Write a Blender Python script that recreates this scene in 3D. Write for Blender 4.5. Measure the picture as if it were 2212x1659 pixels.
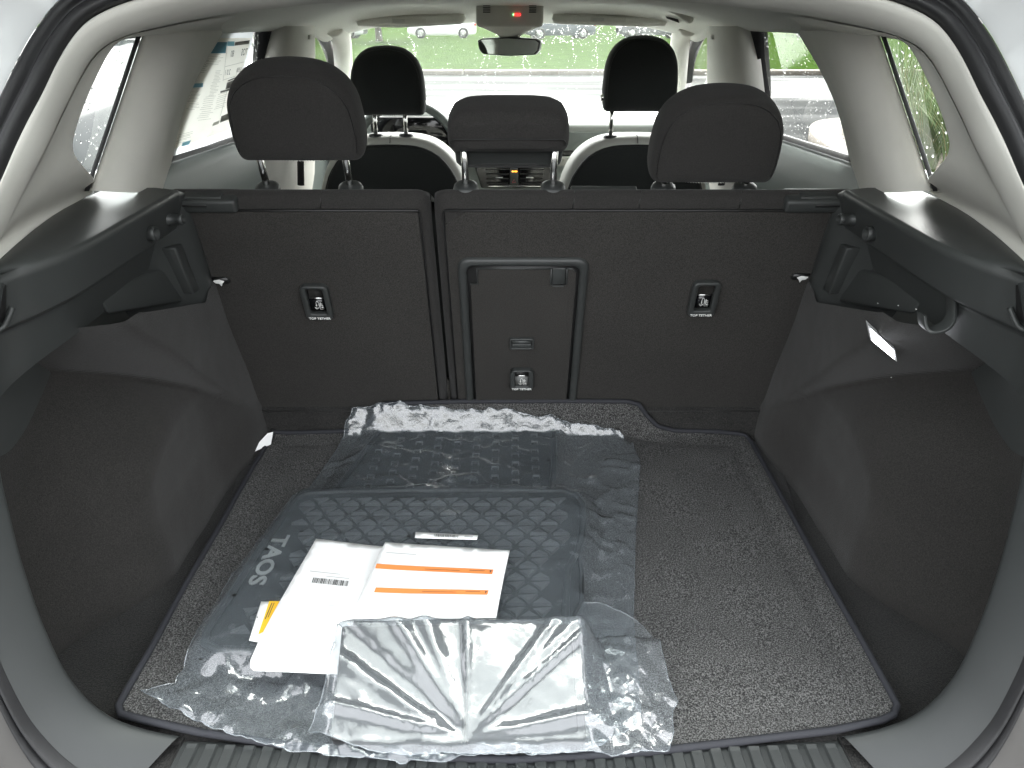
import bpy, bmesh, math, random
import numpy as np
from mathutils import Vector, Matrix, geometry, noise as mnoise
R = math.radians
random.seed(7); np.random.seed(7)
scene = bpy.context.scene
for o in list(bpy.data.objects): bpy.data.objects.remove(o)
COL = scene.collection

# ------------------------------------------------------------------ camera, sky, sun, exposure
CAM_H, PITCH, FPX = 0.85, R(26.5), 1580.0          # metres above the cargo floor, downward tilt, focal length for a 2212 px wide frame
cam_d = bpy.data.cameras.new('camera'); cam = bpy.data.objects.new('camera', cam_d); COL.objects.link(cam)
cam.location = (0, 0, CAM_H); cam.rotation_euler = (R(90) - PITCH, 0, 0)
cam_d.sensor_width = 36; cam_d.lens = 36 * FPX / 2212; cam_d.shift_x = 2 / 2212
cam_d.clip_start = 0.02; cam_d.clip_end = 2000
scene.camera = cam

SUN_EL, SUN_AZ = 55, 15
world = bpy.data.worlds.new('World'); scene.world = world; world.use_nodes = True
wn = world.node_tree; bgn = wn.nodes['Background']
sky = wn.nodes.new('ShaderNodeTexSky'); sky.sky_type = 'NISHITA'; sky.sun_disc = False
sky.sun_elevation = R(SUN_EL); sky.sun_rotation = R(SUN_AZ); sky.dust_density = 5; sky.air_density = 1.5
hs = wn.nodes.new('ShaderNodeHueSaturation'); hs.inputs['Saturation'].default_value = 0.12
wn.links.new(sky.outputs[0], hs.inputs['Color']); wn.links.new(hs.outputs[0], bgn.inputs['Color'])
bgn.inputs['Strength'].default_value = 0.15
sun_d = bpy.data.lights.new('sun', 'SUN'); sun = bpy.data.objects.new('sun', sun_d); COL.objects.link(sun)
sun_d.energy = 1.3; sun_d.angle = R(60); sun_d.color = (1, .97, .93)
az, el = R(SUN_AZ), R(SUN_EL)
sun.rotation_euler = Vector((math.sin(az) * math.cos(el), math.cos(az) * math.cos(el), math.sin(el))).to_track_quat('Z', 'Y').to_euler()

scene.view_settings.view_transform = 'Standard'; scene.view_settings.look = 'None'
scene.view_settings.gamma = 1; scene.view_settings.exposure = 3.28
cy = scene.cycles
cy.use_denoising = True; cy.max_bounces = 12; cy.diffuse_bounces = 8; cy.glossy_bounces = 5
cy.transmission_bounces = 8; cy.transparent_max_bounces = 24; cy.caustics_reflective = False; cy.caustics_refractive = False
cy.sample_clamp_indirect = 6

# ------------------------------------------------------------------ helpers: measuring from the photograph (2212 x 1659 view)
CXP, CYP = 1104.0, 829.5
cp, sp = math.cos(PITCH), math.sin(PITCH)
def ray(px, py):
    u = (px - CXP) / FPX; v = -(py - CYP) / FPX
    return Vector((u, cp + v * sp, -sp + v * cp))
CAMP = Vector((0, 0, CAM_H))
def oz(px, py, z):
    d = ray(px, py); return CAMP + d * ((z - CAM_H) / d.z)
def oy(px, py, y):
    d = ray(px, py); return CAMP + d * (y / d.y)
def ox(px, py, x):
    d = ray(px, py); return CAMP + d * (x / d.x)
def osurf(px, py, fn):            # onto y = fn(z)
    d = ray(px, py); a, b = 0.2, 4.0
    for _ in range(50):
        m = (a + b) / 2; p = CAMP + d * m
        if p.y < fn(p.z): a = m
        else: b = m
    return CAMP + d * a

# ------------------------------------------------------------------ helpers: objects
def link(name, me, parent=None, mat=None):
    o = bpy.data.objects.new(name, me); COL.objects.link(o)
    if parent is not None: o.parent = parent
    if mat is not None and me is not None:
        me.materials.clear(); me.materials.append(mat)
    return o
def empty(name, loc=(0, 0, 0), rot=(0, 0, 0), parent=None):
    o = bpy.data.objects.new(name, None); COL.objects.link(o); o.location = loc; o.rotation_euler = rot
    o.empty_display_size = .05
    if parent is not None: o.parent = parent
    return o
def tag(o, label=None, cat=None, group=None, kind=None):
    if label: o['label'] = label
    if cat: o['category'] = cat
    if group: o['group'] = group
    if kind: o['kind'] = kind
    return o
def pydata(name, verts, faces, mat, parent=None, smooth=True, solid=0, sub=0, bevel=0, off=0, bseg=2, up=False):
    me = bpy.data.meshes.new(name); me.from_pydata([tuple(v) for v in verts], [], faces); me.validate(); me.update()
    bm = bmesh.new(); bm.from_mesh(me); bmesh.ops.recalc_face_normals(bm, faces=bm.faces)
    if up and sum(f.normal.z * f.calc_area() for f in bm.faces) < 0: bmesh.ops.reverse_faces(bm, faces=bm.faces)
    bm.to_mesh(me); bm.free()
    if smooth: me.shade_smooth()
    o = link(name, me, parent, mat)
    if sub:
        m = o.modifiers.new('s', 'SUBSURF'); m.levels = sub; m.render_levels = sub
    if solid:
        m = o.modifiers.new('t', 'SOLIDIFY'); m.thickness = solid; m.offset = off
    if bevel:
        m = o.modifiers.new('b', 'BEVEL'); m.width = bevel; m.segments = bseg; m.limit_method = 'ANGLE'; m.angle_limit = R(40)
    return o
def loft(name, rows, mat, parent=None, closed=False, **kw):
    n = len(rows[0]); V = [p for r in rows for p in r]; Fc = []
    for i in range(len(rows) - 1):
        for j in range(n if closed else n - 1):
            k = (j + 1) % n
            Fc.append((i * n + j, i * n + k, (i + 1) * n + k, (i + 1) * n + j))
    return pydata(name, V, Fc, mat, parent, **kw)
def box_verts(c, s):
    return [(c[0] + s[0] * a / 2, c[1] + s[1] * b / 2, c[2] + s[2] * d / 2) for a in (-1, 1) for b in (-1, 1) for d in (-1, 1)]
BOXF = [(0, 1, 3, 2), (4, 6, 7, 5), (0, 4, 5, 1), (2, 3, 7, 6), (0, 2, 6, 4), (1, 5, 7, 3)]
def box(name, c, s, mat, parent=None, bevel=.004, seg=2, **kw):
    return pydata(name, box_verts(c, s), BOXF, mat, parent, bevel=min(bevel, min(s) * .45), bseg=seg, **kw)
def multibox(name, items, mat, parent=None, **kw):
    V, Fc = [], []
    for c, s in items:
        b = len(V); V += box_verts(c, s); Fc += [tuple(b + i for i in f) for f in BOXF]
    return pydata(name, V, Fc, mat, parent, smooth=False, **kw)
def hexa(name, quad_a, quad_b, mat, parent=None, **kw):      # solid between two quads
    V = list(quad_a) + list(quad_b)
    return pydata(name, V, [(0, 1, 2, 3), (7, 6, 5, 4), (0, 4, 5, 1), (1, 5, 6, 2), (2, 6, 7, 3), (3, 7, 4, 0)], mat, parent, **kw)
def smooth_path(pts, n):
    pts = [Vector(p) for p in pts]
    if len(pts) < 3:
        return [pts[0].lerp(pts[-1], i / (n - 1)) for i in range(n)]
    out = []
    for i in range(n):
        t = i / (n - 1) * (len(pts) - 1); k = min(int(t), len(pts) - 2); f = t - k
        p0 = pts[max(k - 1, 0)]; p1 = pts[k]; p2 = pts[k + 1]; p3 = pts[min(k + 2, len(pts) - 1)]
        out.append(.5 * ((2 * p1) + (p2 - p0) * f + (2 * p0 - 5 * p1 + 4 * p2 - p3) * f * f + (3 * p1 - p0 - 3 * p2 + p3) * f ** 3))
    return out
def tube_data(pts, r, seg=10, closed=False):
    V, Fc = [], []; n = len(pts); up = Vector((.13, .21, 1)).normalized()
    for i, p in enumerate(pts):
        a = pts[(i - 1) % n] if closed or i > 0 else pts[i]; b = pts[(i + 1) % n] if closed or i < n - 1 else pts[i]
        t = (Vector(b) - Vector(a)).normalized(); s = t.cross(up)
        if s.length < 1e-3: s = t.cross(Vector((1, 0, 0)))
        s.normalize(); u = s.cross(t); rr = r[i] if isinstance(r, (list, tuple)) else r
        for k in range(seg):
            q = 2 * math.pi * k / seg
            V.append(Vector(p) + s * math.cos(q) * rr + u * math.sin(q) * rr)
    for i in range(n if closed else n - 1):
        j = (i + 1) % n
        for k in range(seg):
            l = (k + 1) % seg; Fc.append((i * seg + k, i * seg + l, j * seg + l, j * seg + k))
    if not closed:
        Fc.append(tuple(range(seg))[::-1]); Fc.append(tuple((n - 1) * seg + k for k in range(seg)))
    return V, Fc
def tube(name, pts, r, mat, parent=None, seg=10, closed=False, **kw):
    V, Fc = tube_data([Vector(p) for p in pts], r, seg, closed)
    return pydata(name, V, Fc, mat, parent, **kw)
def tubes(name, paths, r, mat, parent=None, seg=6, **kw):
    V, Fc = [], []
    for pts in paths:
        v, f = tube_data([Vector(p) for p in pts], r, seg); b = len(V); V += v; Fc += [tuple(b + i for i in q) for q in f]
    return pydata(name, V, Fc, mat, parent, **kw)
def lathe(name, prof, mat, parent=None, axis='Z', loc=(0, 0, 0), seg=24, **kw):
    rows = []
    for r, h in prof:
        row = []
        for k in range(seg):
            a = 2 * math.pi * k / seg; c, s = r * math.cos(a), r * math.sin(a)
            row.append(Vector(loc) + (Vector((c, s, h)) if axis == 'Z' else Vector((h, c, s)) if axis == 'X' else Vector((c, h, s))))
        rows.append(row)
    return loft(name, rows, mat, parent, closed=True, **kw)
def rrect(w, h, r, n=6, cx=0, cz=0):
    P = []
    for (sx, sz, a0) in ((1, 1, 0), (-1, 1, 90), (-1, -1, 180), (1, -1, 270)):
        for i in range(n + 1):
            a = R(a0 + 90 * i / n); P.append((cx + sx * (w / 2 - r) + r * math.cos(a), cz + sz * (h / 2 - r) + r * math.sin(a)))
    return P
def resample(P, n):
    P = [Vector((p[0], p[1])) for p in P]; L = [0]
    for i in range(len(P)): L.append(L[-1] + (P[(i + 1) % len(P)] - P[i]).length)
    out = []; k = 0
    for i in range(n):
        t = L[-1] * i / n
        while L[k + 1] < t: k += 1
        f = (t - L[k]) / max(1e-9, L[k + 1] - L[k]); out.append(P[k].lerp(P[(k + 1) % len(P)], f))
    return out
def pillow(name, outline, y0, y1, edge, mat, parent=None, puff=.006, n=56, sub=0):
    """closed cushion: outline in (x, z), from y0 (towards the camera) to y1, rounded edges"""
    P = resample(outline, n); c = sum(P, Vector((0, 0))) / n
    def ring(sc, y): return [Vector((c.x + (p.x - c.x) * sc[0], y, c.y + (p.y - c.y) * sc[1])) for p in P]
    w = max(abs(p.x - c.x) for p in P); h = max(abs(p.y - c.y) for p in P)
    def ins(d): return (max(0, 1 - d / w), max(0, 1 - d / h))
    rows = []
    for k in (.2, .45, .65): rows.append(ring((k, k), y0 - puff * (1 - k * k)))
    a0 = ins(edge); rows.append(ring(a0, y0 - puff * .18))
    for t in (30, 60): rows.append(ring(ins(edge * (1 - math.sin(R(t)))), y0 + edge * (1 - math.cos(R(t)))))
    rows.append(ring((1, 1), y0 + edge)); rows.append(ring((1, 1), y1 - edge))
    for t in (60, 30): rows.append(ring(ins(edge * (1 - math.sin(R(t)))), y1 - edge * (1 - math.cos(R(t)))))
    rows.append(ring(a0, y1))
    for k in (.72, .45, .2): rows.append(ring((k, k), y1 + puff * (1 - k * k)))
    V = [p for r in rows for p in r]; Fc = []; m = len(rows)
    for i in range(m - 1):
        for j in range(n):
            k = (j + 1) % n; Fc.append((i * n + j, i * n + k, (i + 1) * n + k, (i + 1) * n + j))
    V += [sum(rows[0], Vector()) / n, sum(rows[-1], Vector()) / n]; a, b = len(V) - 2, len(V) - 1
    for j in range(n):
        k = (j + 1) % n; Fc += [(a, k, j), (b, (m - 1) * n + j, (m - 1) * n + k)]
    return pydata(name, V, Fc, mat, parent, sub=sub)
def cushion(name, outline, y0, y1, mat, parent=None, p=3.6, n=80, sub=1):
    """smooth stuffed pad: outline in (x, z), thickness from y0 to y1, no hard edge"""
    P = resample(outline, n); c = sum(P, Vector((0, 0))) / n; ym = (y0 + y1) / 2; D = (y1 - y0) / 2
    ks = [.12, .3, .5, .66, .78, .87, .93, .97, .992]
    V, Fc = [], []
    seq = [(k, -D * (1 - k ** p) ** (1 / p)) for k in ks] + [(1, 0)] + [(k, D * (1 - k ** p) ** (1 / p)) for k in ks[::-1]]
    for k, dy in seq: V += [Vector((c.x + (q.x - c.x) * k, ym + dy, c.y + (q.y - c.y) * k)) for q in P]
    m = len(seq)
    for i in range(m - 1):
        for j in range(n):
            k = (j + 1) % n; Fc.append((i * n + j, i * n + k, (i + 1) * n + k, (i + 1) * n + j))
    V += [Vector((c.x, y0, c.y)), Vector((c.x, y1, c.y))]; a, b = len(V) - 2, len(V) - 1
    for j in range(n):
        k = (j + 1) % n; Fc += [(a, k, j), (b, (m - 1) * n + j, (m - 1) * n + k)]
    return pydata(name, V, Fc, mat, parent, sub=sub)
def plate(name, outline, y0, y1, mat, parent=None, hole=None, bevel=.0015, n=None):
    """flat plate in the local x-z plane with thickness along y, optional hole (same point count)"""
    V, Fc = [], []; m = len(outline)
    for y in (y0, y1): V += [(p[0], y, p[1]) for p in outline]
    for i in range(m):
        j = (i + 1) % m; Fc.append((i, j, m + j, m + i))
    if hole:
        b = len(V)
        for y in (y0, y1): V += [(p[0], y, p[1]) for p in hole]
        for i in range(m):
            j = (i + 1) % m
            Fc += [(b + i, b + m + i, b + m + j, b + j), (i, b + i, b + j, j), (m + i, m + j, b + m + j, b + m + i)]
    else:
        Fc += [tuple(range(m)), tuple(range(2 * m - 1, m - 1, -1))]
    return pydata(name, V, Fc, mat, parent, bevel=bevel)
def inside(poly, x, y):
    c = False; n = len(poly); j = n - 1
    for i in range(n):
        xi, yi = poly[i]; xj, yj = poly[j]
        if (yi > y) != (yj > y) and x < (xj - xi) * (y - yi) / (yj - yi) + xi: c = not c
        j = i
    return c
def densify(poly, d):
    out = []
    for i in range(len(poly)):
        a = Vector(poly[i]); b = Vector(poly[(i + 1) % len(poly)]); k = max(1, int((b - a).length / d))
        out += [tuple(a.lerp(b, q / k)) for q in range(k)]
    return out
def filled(poly, d, jitter=.3):
    """triangulated 2-D sheet inside poly with points every d metres"""
    poly = densify(poly, d); V = [Vector(p) for p in poly]; nb = len(V)
    xs = [p[0] for p in poly]; ys = [p[1] for p in poly]; edge = np.array(poly)
    gx = np.arange(min(xs) + d / 2, max(xs), d); row = 0
    y = min(ys) + d / 2
    while y < max(ys):
        for x in gx:
            qx = x + (d / 2 if row % 2 else 0) + random.uniform(-jitter, jitter) * d; qy = y + random.uniform(-jitter, jitter) * d
            if inside(poly, qx, qy) and np.min((edge[:, 0] - qx) ** 2 + (edge[:, 1] - qy) ** 2) > (.45 * d) ** 2:
                V.append(Vector((qx, qy)))
        y += d * .87; row += 1
    r = geometry.delaunay_2d_cdt(V, [(i, (i + 1) % nb) for i in range(nb)], [], 1, 1e-6)
    return np.array([(v.x, v.y) for v in r[0]]), [tuple(f) for f in r[2]], nb
def text_mesh(s, size, extrude=.0004, align='CENTER', font_shear=0, bold=0):
    c = bpy.data.curves.new('t', 'FONT'); c.body = s; c.size = size; c.extrude = extrude; c.align_x = align; c.align_y = 'CENTER'
    c.shear = font_shear; c.offset = bold; c.resolution_u = 3
    o = bpy.data.objects.new('t', c); COL.objects.link(o); bpy.context.view_layer.update()
    me = bpy.data.meshes.new_from_object(o.evaluated_get(bpy.context.evaluated_depsgraph_get()))
    bpy.data.objects.remove(o); return me
def mir(P, s):                     # left side is s = -1, built from the left half of the photograph
    return [Vector((p[0] * -s, p[1], p[2])) for p in P]
def sstep(a, b, x):
    t = np.clip((x - a) / (b - a), 0, 1); return t * t * (3 - 2 * t)
def copy_tree(o, parent=None):
    c = o.copy(); COL.objects.link(c); c.parent = parent
    for ch in list(o.children): copy_tree(ch, c)
    return c

# ------------------------------------------------------------------ materials
def nodes_mat(name):
    m = bpy.data.materials.new(name); m.use_nodes = True
    return m, m.node_tree, m.node_tree.nodes['Principled BSDF']
def pm(name, col, rough=.5, metal=0, spec=.5, var=None, bump=None, sheen=0, coat=0, emit=None, rvar=None):
    """principled material; var=(scale, amount, detail) tints by noise, bump=(scale, strength, distance)"""
    m, nt, b = nodes_mat(name)
    b.inputs['Base Color'].default_value = (*col, 1); b.inputs['Roughness'].default_value = rough
    b.inputs['Metallic'].default_value = metal; b.inputs['Specular IOR Level'].default_value = spec
    b.inputs['Sheen Weight'].default_value = sheen; b.inputs['Coat Weight'].default_value = coat
    if sheen: b.inputs['Sheen Roughness'].default_value = .6
    if emit: b.inputs['Emission Color'].default_value = (*emit[0], 1); b.inputs['Emission Strength'].default_value = emit[1]
    tc = nt.nodes.new('ShaderNodeTexCoord')
    def nz(scale, detail=3, rough_=.6):
        n = nt.nodes.new('ShaderNodeTexNoise'); n.inputs['Scale'].default_value = scale; n.inputs['Detail'].default_value = detail
        n.inputs['Roughness'].default_value = rough_; nt.links.new(tc.outputs['Object'], n.inputs['Vector']); return n
    if var:
        n = nz(var[0], var[2] if len(var) > 2 else 4); rp = nt.nodes.new('ShaderNodeValToRGB')
        rp.color_ramp.elements[0].position = .3; rp.color_ramp.elements[1].position = .7
        a = var[1]; rp.color_ramp.elements[0].color = (*[c * (1 - a) for c in col], 1); rp.color_ramp.elements[1].color = (*[min(1, c * (1 + a)) for c in col], 1)
        nt.links.new(n.outputs['Fac'], rp.inputs['Fac']); nt.links.new(rp.outputs['Color'], b.inputs['Base Color'])
    if rvar:
        n = nz(rvar[0], 4); mr = nt.nodes.new('ShaderNodeMapRange'); mr.inputs['To Min'].default_value = rvar[1]; mr.inputs['To Max'].default_value = rvar[2]
        nt.links.new(n.outputs['Fac'], mr.inputs['Value']); nt.links.new(mr.outputs['Result'], b.inputs['Roughness'])
    if bump:
        n = nz(bump[0], 3); bp = nt.nodes.new('ShaderNodeBump'); bp.inputs['Strength'].default_value = bump[1]; bp.inputs['Distance'].default_value = bump[2]
        nt.links.new(n.outputs['Fac'], bp.inputs['Height']); nt.links.new(bp.outputs['Normal'], b.inputs['Normal'])
    return m
def carpet_mat(name, dark, light, scale, pos=(.42, .62), bump=.6, bd=.003, patch=.25, sheen=.1):
    m, nt, b = nodes_mat(name); tc = nt.nodes.new('ShaderNodeTexCoord')
    n = nt.nodes.new('ShaderNodeTexNoise'); n.inputs['Scale'].default_value = scale; n.inputs['Detail'].default_value = 2; n.inputs['Roughness'].default_value = .7
    n2 = nt.nodes.new('ShaderNodeTexNoise'); n2.inputs['Scale'].default_value = 7; n2.inputs['Detail'].default_value = 3
    rp = nt.nodes.new('ShaderNodeValToRGB'); rp.color_ramp.elements[0].position, rp.color_ramp.elements[1].position = pos
    rp.color_ramp.elements[0].color = (*dark, 1); rp.color_ramp.elements[1].color = (*light, 1)
    mr = nt.nodes.new('ShaderNodeMapRange'); mr.inputs['From Min'].default_value = .3; mr.inputs['From Max'].default_value = .7
    mr.inputs['To Min'].default_value = 1 - patch; mr.inputs['To Max'].default_value = 1 + patch
    mx = nt.nodes.new('ShaderNodeVectorMath'); mx.operation = 'SCALE'
    for q in (n, n2): nt.links.new(tc.outputs['Object'], q.inputs['Vector'])
    nt.links.new(n.outputs['Fac'], rp.inputs['Fac']); nt.links.new(n2.outputs['Fac'], mr.inputs['Value'])
    nt.links.new(rp.outputs['Color'], mx.inputs[0]); nt.links.new(mr.outputs['Result'], mx.inputs['Scale']); nt.links.new(mx.outputs[0], b.inputs['Base Color'])
    bp = nt.nodes.new('ShaderNodeBump'); bp.inputs['Strength'].default_value = bump; bp.inputs['Distance'].default_value = bd
    nt.links.new(n.outputs['Fac'], bp.inputs['Height']); nt.links.new(bp.outputs['Normal'], b.inputs['Normal'])
    b.inputs['Roughness'].default_value = .95; b.inputs['Specular IOR Level'].default_value = .2; b.inputs['Sheen Weight'].default_value = sheen
    return m
def schlick(nt, f0):
    lw = nt.nodes.new('ShaderNodeLayerWeight'); lw.inputs['Blend'].default_value = .5
    pw = nt.nodes.new('ShaderNodeMath'); pw.operation = 'POWER'; pw.inputs[1].default_value = 5
    ma = nt.nodes.new('ShaderNodeMath'); ma.operation = 'MULTIPLY_ADD'; ma.inputs[1].default_value = 1 - f0; ma.inputs[2].default_value = f0; ma.use_clamp = True
    nt.links.new(lw.outputs['Facing'], pw.inputs[0]); nt.links.new(pw.outputs[0], ma.inputs[0])
    return lw, ma
def film_mat(name, veil, tint, rough=.12, spec=1.0, veil_col=(.8, .86, .9), bump=.25):
    """thin clear film: see-through, a milky veil, and a mirror-like skin"""
    m = bpy.data.materials.new(name); m.use_nodes = True; nt = m.node_tree; nt.nodes.clear()
    out = nt.nodes.new('ShaderNodeOutputMaterial'); tr = nt.nodes.new('ShaderNodeBsdfTransparent'); tr.inputs['Color'].default_value = (*tint, 1)
    df = nt.nodes.new('ShaderNodeBsdfDiffuse'); df.inputs['Color'].default_value = (*veil_col, 1)
    tl = nt.nodes.new('ShaderNodeBsdfTranslucent'); tl.inputs['Color'].default_value = (*veil_col, 1)
    mv = nt.nodes.new('ShaderNodeMixShader'); mv.inputs[0].default_value = .3
    gl = nt.nodes.new('ShaderNodeBsdfGlossy'); gl.inputs['Roughness'].default_value = rough
    m1 = nt.nodes.new('ShaderNodeMixShader'); m1.inputs[0].default_value = veil
    fr, fo = schlick(nt, .05)
    mu = nt.nodes.new('ShaderNodeMath'); mu.operation = 'MULTIPLY'; mu.inputs[1].default_value = spec; mu.use_clamp = True
    m2 = nt.nodes.new('ShaderNodeMixShader')
    tc = nt.nodes.new('ShaderNodeTexCoord'); nz = nt.nodes.new('ShaderNodeTexNoise'); nz.inputs['Scale'].default_value = 55; nz.inputs['Detail'].default_value = 5; nz.inputs['Distortion'].default_value = 1.2
    nt.links.new(tc.outputs['Object'], nz.inputs['Vector'])
    bp = nt.nodes.new('ShaderNodeBump'); bp.inputs['Strength'].default_value = bump; bp.inputs['Distance'].default_value = .004
    nt.links.new(nz.outputs['Fac'], bp.inputs['Height']); nt.links.new(bp.outputs['Normal'], gl.inputs['Normal']); nt.links.new(bp.outputs['Normal'], fr.inputs['Normal'])
    nt.links.new(df.outputs[0], mv.inputs[1]); nt.links.new(tl.outputs[0], mv.inputs[2])
    nt.links.new(tr.outputs[0], m1.inputs[1]); nt.links.new(mv.outputs[0], m1.inputs[2])
    nt.links.new(fo.outputs[0], mu.inputs[0]); nt.links.new(mu.outputs[0], m2.inputs[0])
    nt.links.new(m1.outputs[0], m2.inputs[1]); nt.links.new(gl.outputs[0], m2.inputs[2]); nt.links.new(m2.outputs[0], out.inputs['Surface'])
    return m
def glass_mat(name, tint, spec=1.0):
    m = bpy.data.materials.new(name); m.use_nodes = True; nt = m.node_tree; nt.nodes.clear()
    out = nt.nodes.new('ShaderNodeOutputMaterial'); tr = nt.nodes.new('ShaderNodeBsdfTransparent'); tr.inputs['Color'].default_value = (*tint, 1)
    gl = nt.nodes.new('ShaderNodeBsdfGlossy'); gl.inputs['Roughness'].default_value = .01
    lw_, fr = schlick(nt, .03); mx = nt.nodes.new('ShaderNodeMixShader')
    nt.links.new(fr.outputs[0], mx.inputs[0]); nt.links.new(tr.outputs[0], mx.inputs[1]); nt.links.new(gl.outputs[0], mx.inputs[2]); nt.links.new(mx.outputs[0], out.inputs['Surface'])
    return m
M = {}
M['trim'] = pm('light_trim', (.58, .57, .525), .8, var=(9, .04), bump=(700, .12, .001))
M['liner'] = pm('headliner_fabric', (.66, .655, .61), .95, var=(300, .05), bump=(500, .25, .001), sheen=.2)
M['plastic'] = pm('dark_grained_plastic', (.032, .0345, .0337), .44, spec=.5, bump=(900, .25, .0006), rvar=(4, .38, .48))
M['bumper'] = pm('taupe_bumper_plastic', (.075, .072, .068), .45, bump=(900, .15, .0006))
M['jamb'] = pm('grey_sill_plastic', (.0235, .0262, .0262), .55, spec=.5, bump=(1100, .2, .0006))
M['felt'] = carpet_mat('black_felt_carpet', (.0125, .0119, .0112), (.0335, .0318, .0295), 560, (.32, .72), .5, .0015, .10, .14)
M['felt_seat'] = carpet_mat('seat_back_carpet', (.0185, .0175, .0163), (.047, .0445, .0413), 600, (.33, .70), .35, .0015, .06, .06)
M['matpile'] = carpet_mat('cargo_mat_pile', (.012, .012, .0118), (.185, .184, .180), 480, (.42, .70), .8, .003, .10, .05)
M['binding'] = pm('mat_binding', (.018, .019, .024), .8, bump=(600, .4, .001))
M['cloth'] = pm('seat_cloth', (.0235, .0222, .0210), .9, spec=.25, var=(500, .35), bump=(700, .4, .001), sheen=.06)
M['cloth_front'] = pm('front_seat_cloth', (.014, .016, .015), .9, spec=.2, var=(600, .2), bump=(900, .3, .0008), sheen=.15)
M['leather'] = pm('pale_leatherette', (.33, .33, .30), .55, bump=(500, .15, .0006))
M['black'] = pm('black_plastic', (.010, .010, .010), .4)
M['blackgloss'] = pm('gloss_black', (.006, .006, .007), .08)
M['rubber'] = pm('black_rubber', (.012, .012, .013), .55, bump=(60, .2, .003))
M['matrubber'] = pm('mat_rubber', (.016, .018, .019), .5, spec=.5)
M['chrome'] = pm('chrome', (.75, .75, .73), .12, 1)
M['steel'] = pm('dull_steel', (.6, .6, .58), .3, 1)
M['white'] = pm('white_print', (.8, .8, .78), .6)
M['greyprint'] = pm('grey_print', (.33, .33, .33), .6)
M['paint'] = pm('white_car_paint', (.56, .57, .57), .22, coat=.6)
M['thread'] = pm('white_thread', (.75, .74, .70), .7)
M['dash'] = pm('dashboard_top', (.30, .32, .30), .6, bump=(800, .15, .0005))
M['dashgrey'] = pm('dashboard_grey', (.16, .18, .17), .6)
M['doorgrey'] = pm('door_trim_grey', (.12, .14, .132), .5, bump=(900, .2, .0006))
M['paper'] = pm('white_paper', (.86, .86, .85), .6)
M['ink'] = pm('ink', (.05, .05, .05), .7)
M['inklight'] = pm('faint_ink', (.45, .45, .45), .7)
M['orange'] = pm('orange_print', (.80, .26, .07), .6)
M['yellow'] = pm('yellow_print', (.85, .50, .03), .6)
M['blueprint'] = pm('blue_print', (.10, .30, .42), .6)
M['taos'] = pm('raised_letter_grey', (.30, .31, .30), .55)
M['glass'] = glass_mat('window_glass', (.91, .94, .92))
M['film'] = film_mat('clear_film', .115, (.95, .97, .98), .09, 2.4, (.63, .72, .79))
M['film2'] = film_mat('crisp_film', .15, (.88, .91, .93), .12, 2.2, (.66, .71, .75), .10)
M['drop'] = None
m, nt, b = nodes_mat('water'); b.inputs['Base Color'].default_value = (1, 1, 1, 1); b.inputs['Transmission Weight'].default_value = 1; b.inputs['Roughness'].default_value = .02; b.inputs['IOR'].default_value = 1.33
M['drop'] = m
M['mirror'] = pm('mirror_glass', (.7, .75, .72), .02, 1)

# ------------------------------------------------------------------ the ground outside
GZ = -0.72
def asphalt_mat():
    m, nt, b = nodes_mat('wet_asphalt'); tc = nt.nodes.new('ShaderNodeTexCoord')
    n = nt.nodes.new('ShaderNodeTexNoise'); n.inputs['Scale'].default_value = .5; n.inputs['Detail'].default_value = 6
    mp = nt.nodes.new('ShaderNodeMapping'); mp.inputs['Scale'].default_value = (.35, 1.4, 1)
    rp = nt.nodes.new('ShaderNodeValToRGB'); rp.color_ramp.elements[0].position = .42; rp.color_ramp.elements[1].position = .6
    rp.color_ramp.elements[0].color = (.40,) * 3 + (1,); rp.color_ramp.elements[1].color = (.9,) * 3 + (1,)
    n2 = nt.nodes.new('ShaderNodeTexNoise'); n2.inputs['Scale'].default_value = 120
    r2 = nt.nodes.new('ShaderNodeValToRGB'); r2.color_ramp.elements[0].color = (.007, .008, .0085, 1); r2.color_ramp.elements[1].color = (.019, .020, .020, 1)
    nt.links.new(tc.outputs['Object'], mp.inputs['Vector']); nt.links.new(mp.outputs[0], n.inputs['Vector']); nt.links.new(tc.outputs['Object'], n2.inputs['Vector'])
    nt.links.new(n.outputs['Fac'], rp.inputs['Fac']); nt.links.new(rp.outputs[0], b.inputs['Roughness']); nt.links.new(n2.outputs['Fac'], r2.inputs['Fac']); nt.links.new(r2.outputs[0], b.inputs['Base Color'])
    b.inputs['Specular IOR Level'].default_value = .035
    return m
M['asphalt'] = asphalt_mat()
M['lawn'] = pm('lawn_grass', (.019, .037, .0065), 1.0, spec=0, var=(2.2, .3, 8), bump=(14, .8, .1))
M['kerb'] = pm('kerb_concrete', (.085, .072, .057), .8, var=(6, .2, 6))
M['mulch'] = pm('mulch', (.06, .045, .033), .95, var=(25, .6, 6), bump=(30, 1, .05))
tag(pydata('asphalt', [(-400, -400, GZ), (400, -400, GZ), (400, 400, GZ), (-400, 400, GZ)], [(0, 1, 2, 3)], M['asphalt']), 'wet grey car park asphalt around the car', kind='structure')
KY = 25.0
def lawn_z(x, y): return GZ + .13 + .36 * float(sstep(KY + .3, KY + 24, y)) + .05 * mnoise.noise(Vector((x * .2, y * .2, 0)))
gx = [-150, -90, -60, -40, -30, -22, -16, -11, -7, -4, -1, 2, 5, 8, 12, 17, 23, 30, 40, 60, 90, 150]
gy = [KY + .2, KY + 1, KY + 3, KY + 6, KY + 10, KY + 15, KY + 20, KY + 26, KY + 40, KY + 80, KY + 200]
tag(loft('lawn', [[Vector((x, y, lawn_z(x, y))) for x in gx] for y in gy], M['lawn']), 'mown green lawn bank beyond the car park', kind='structure')
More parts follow.
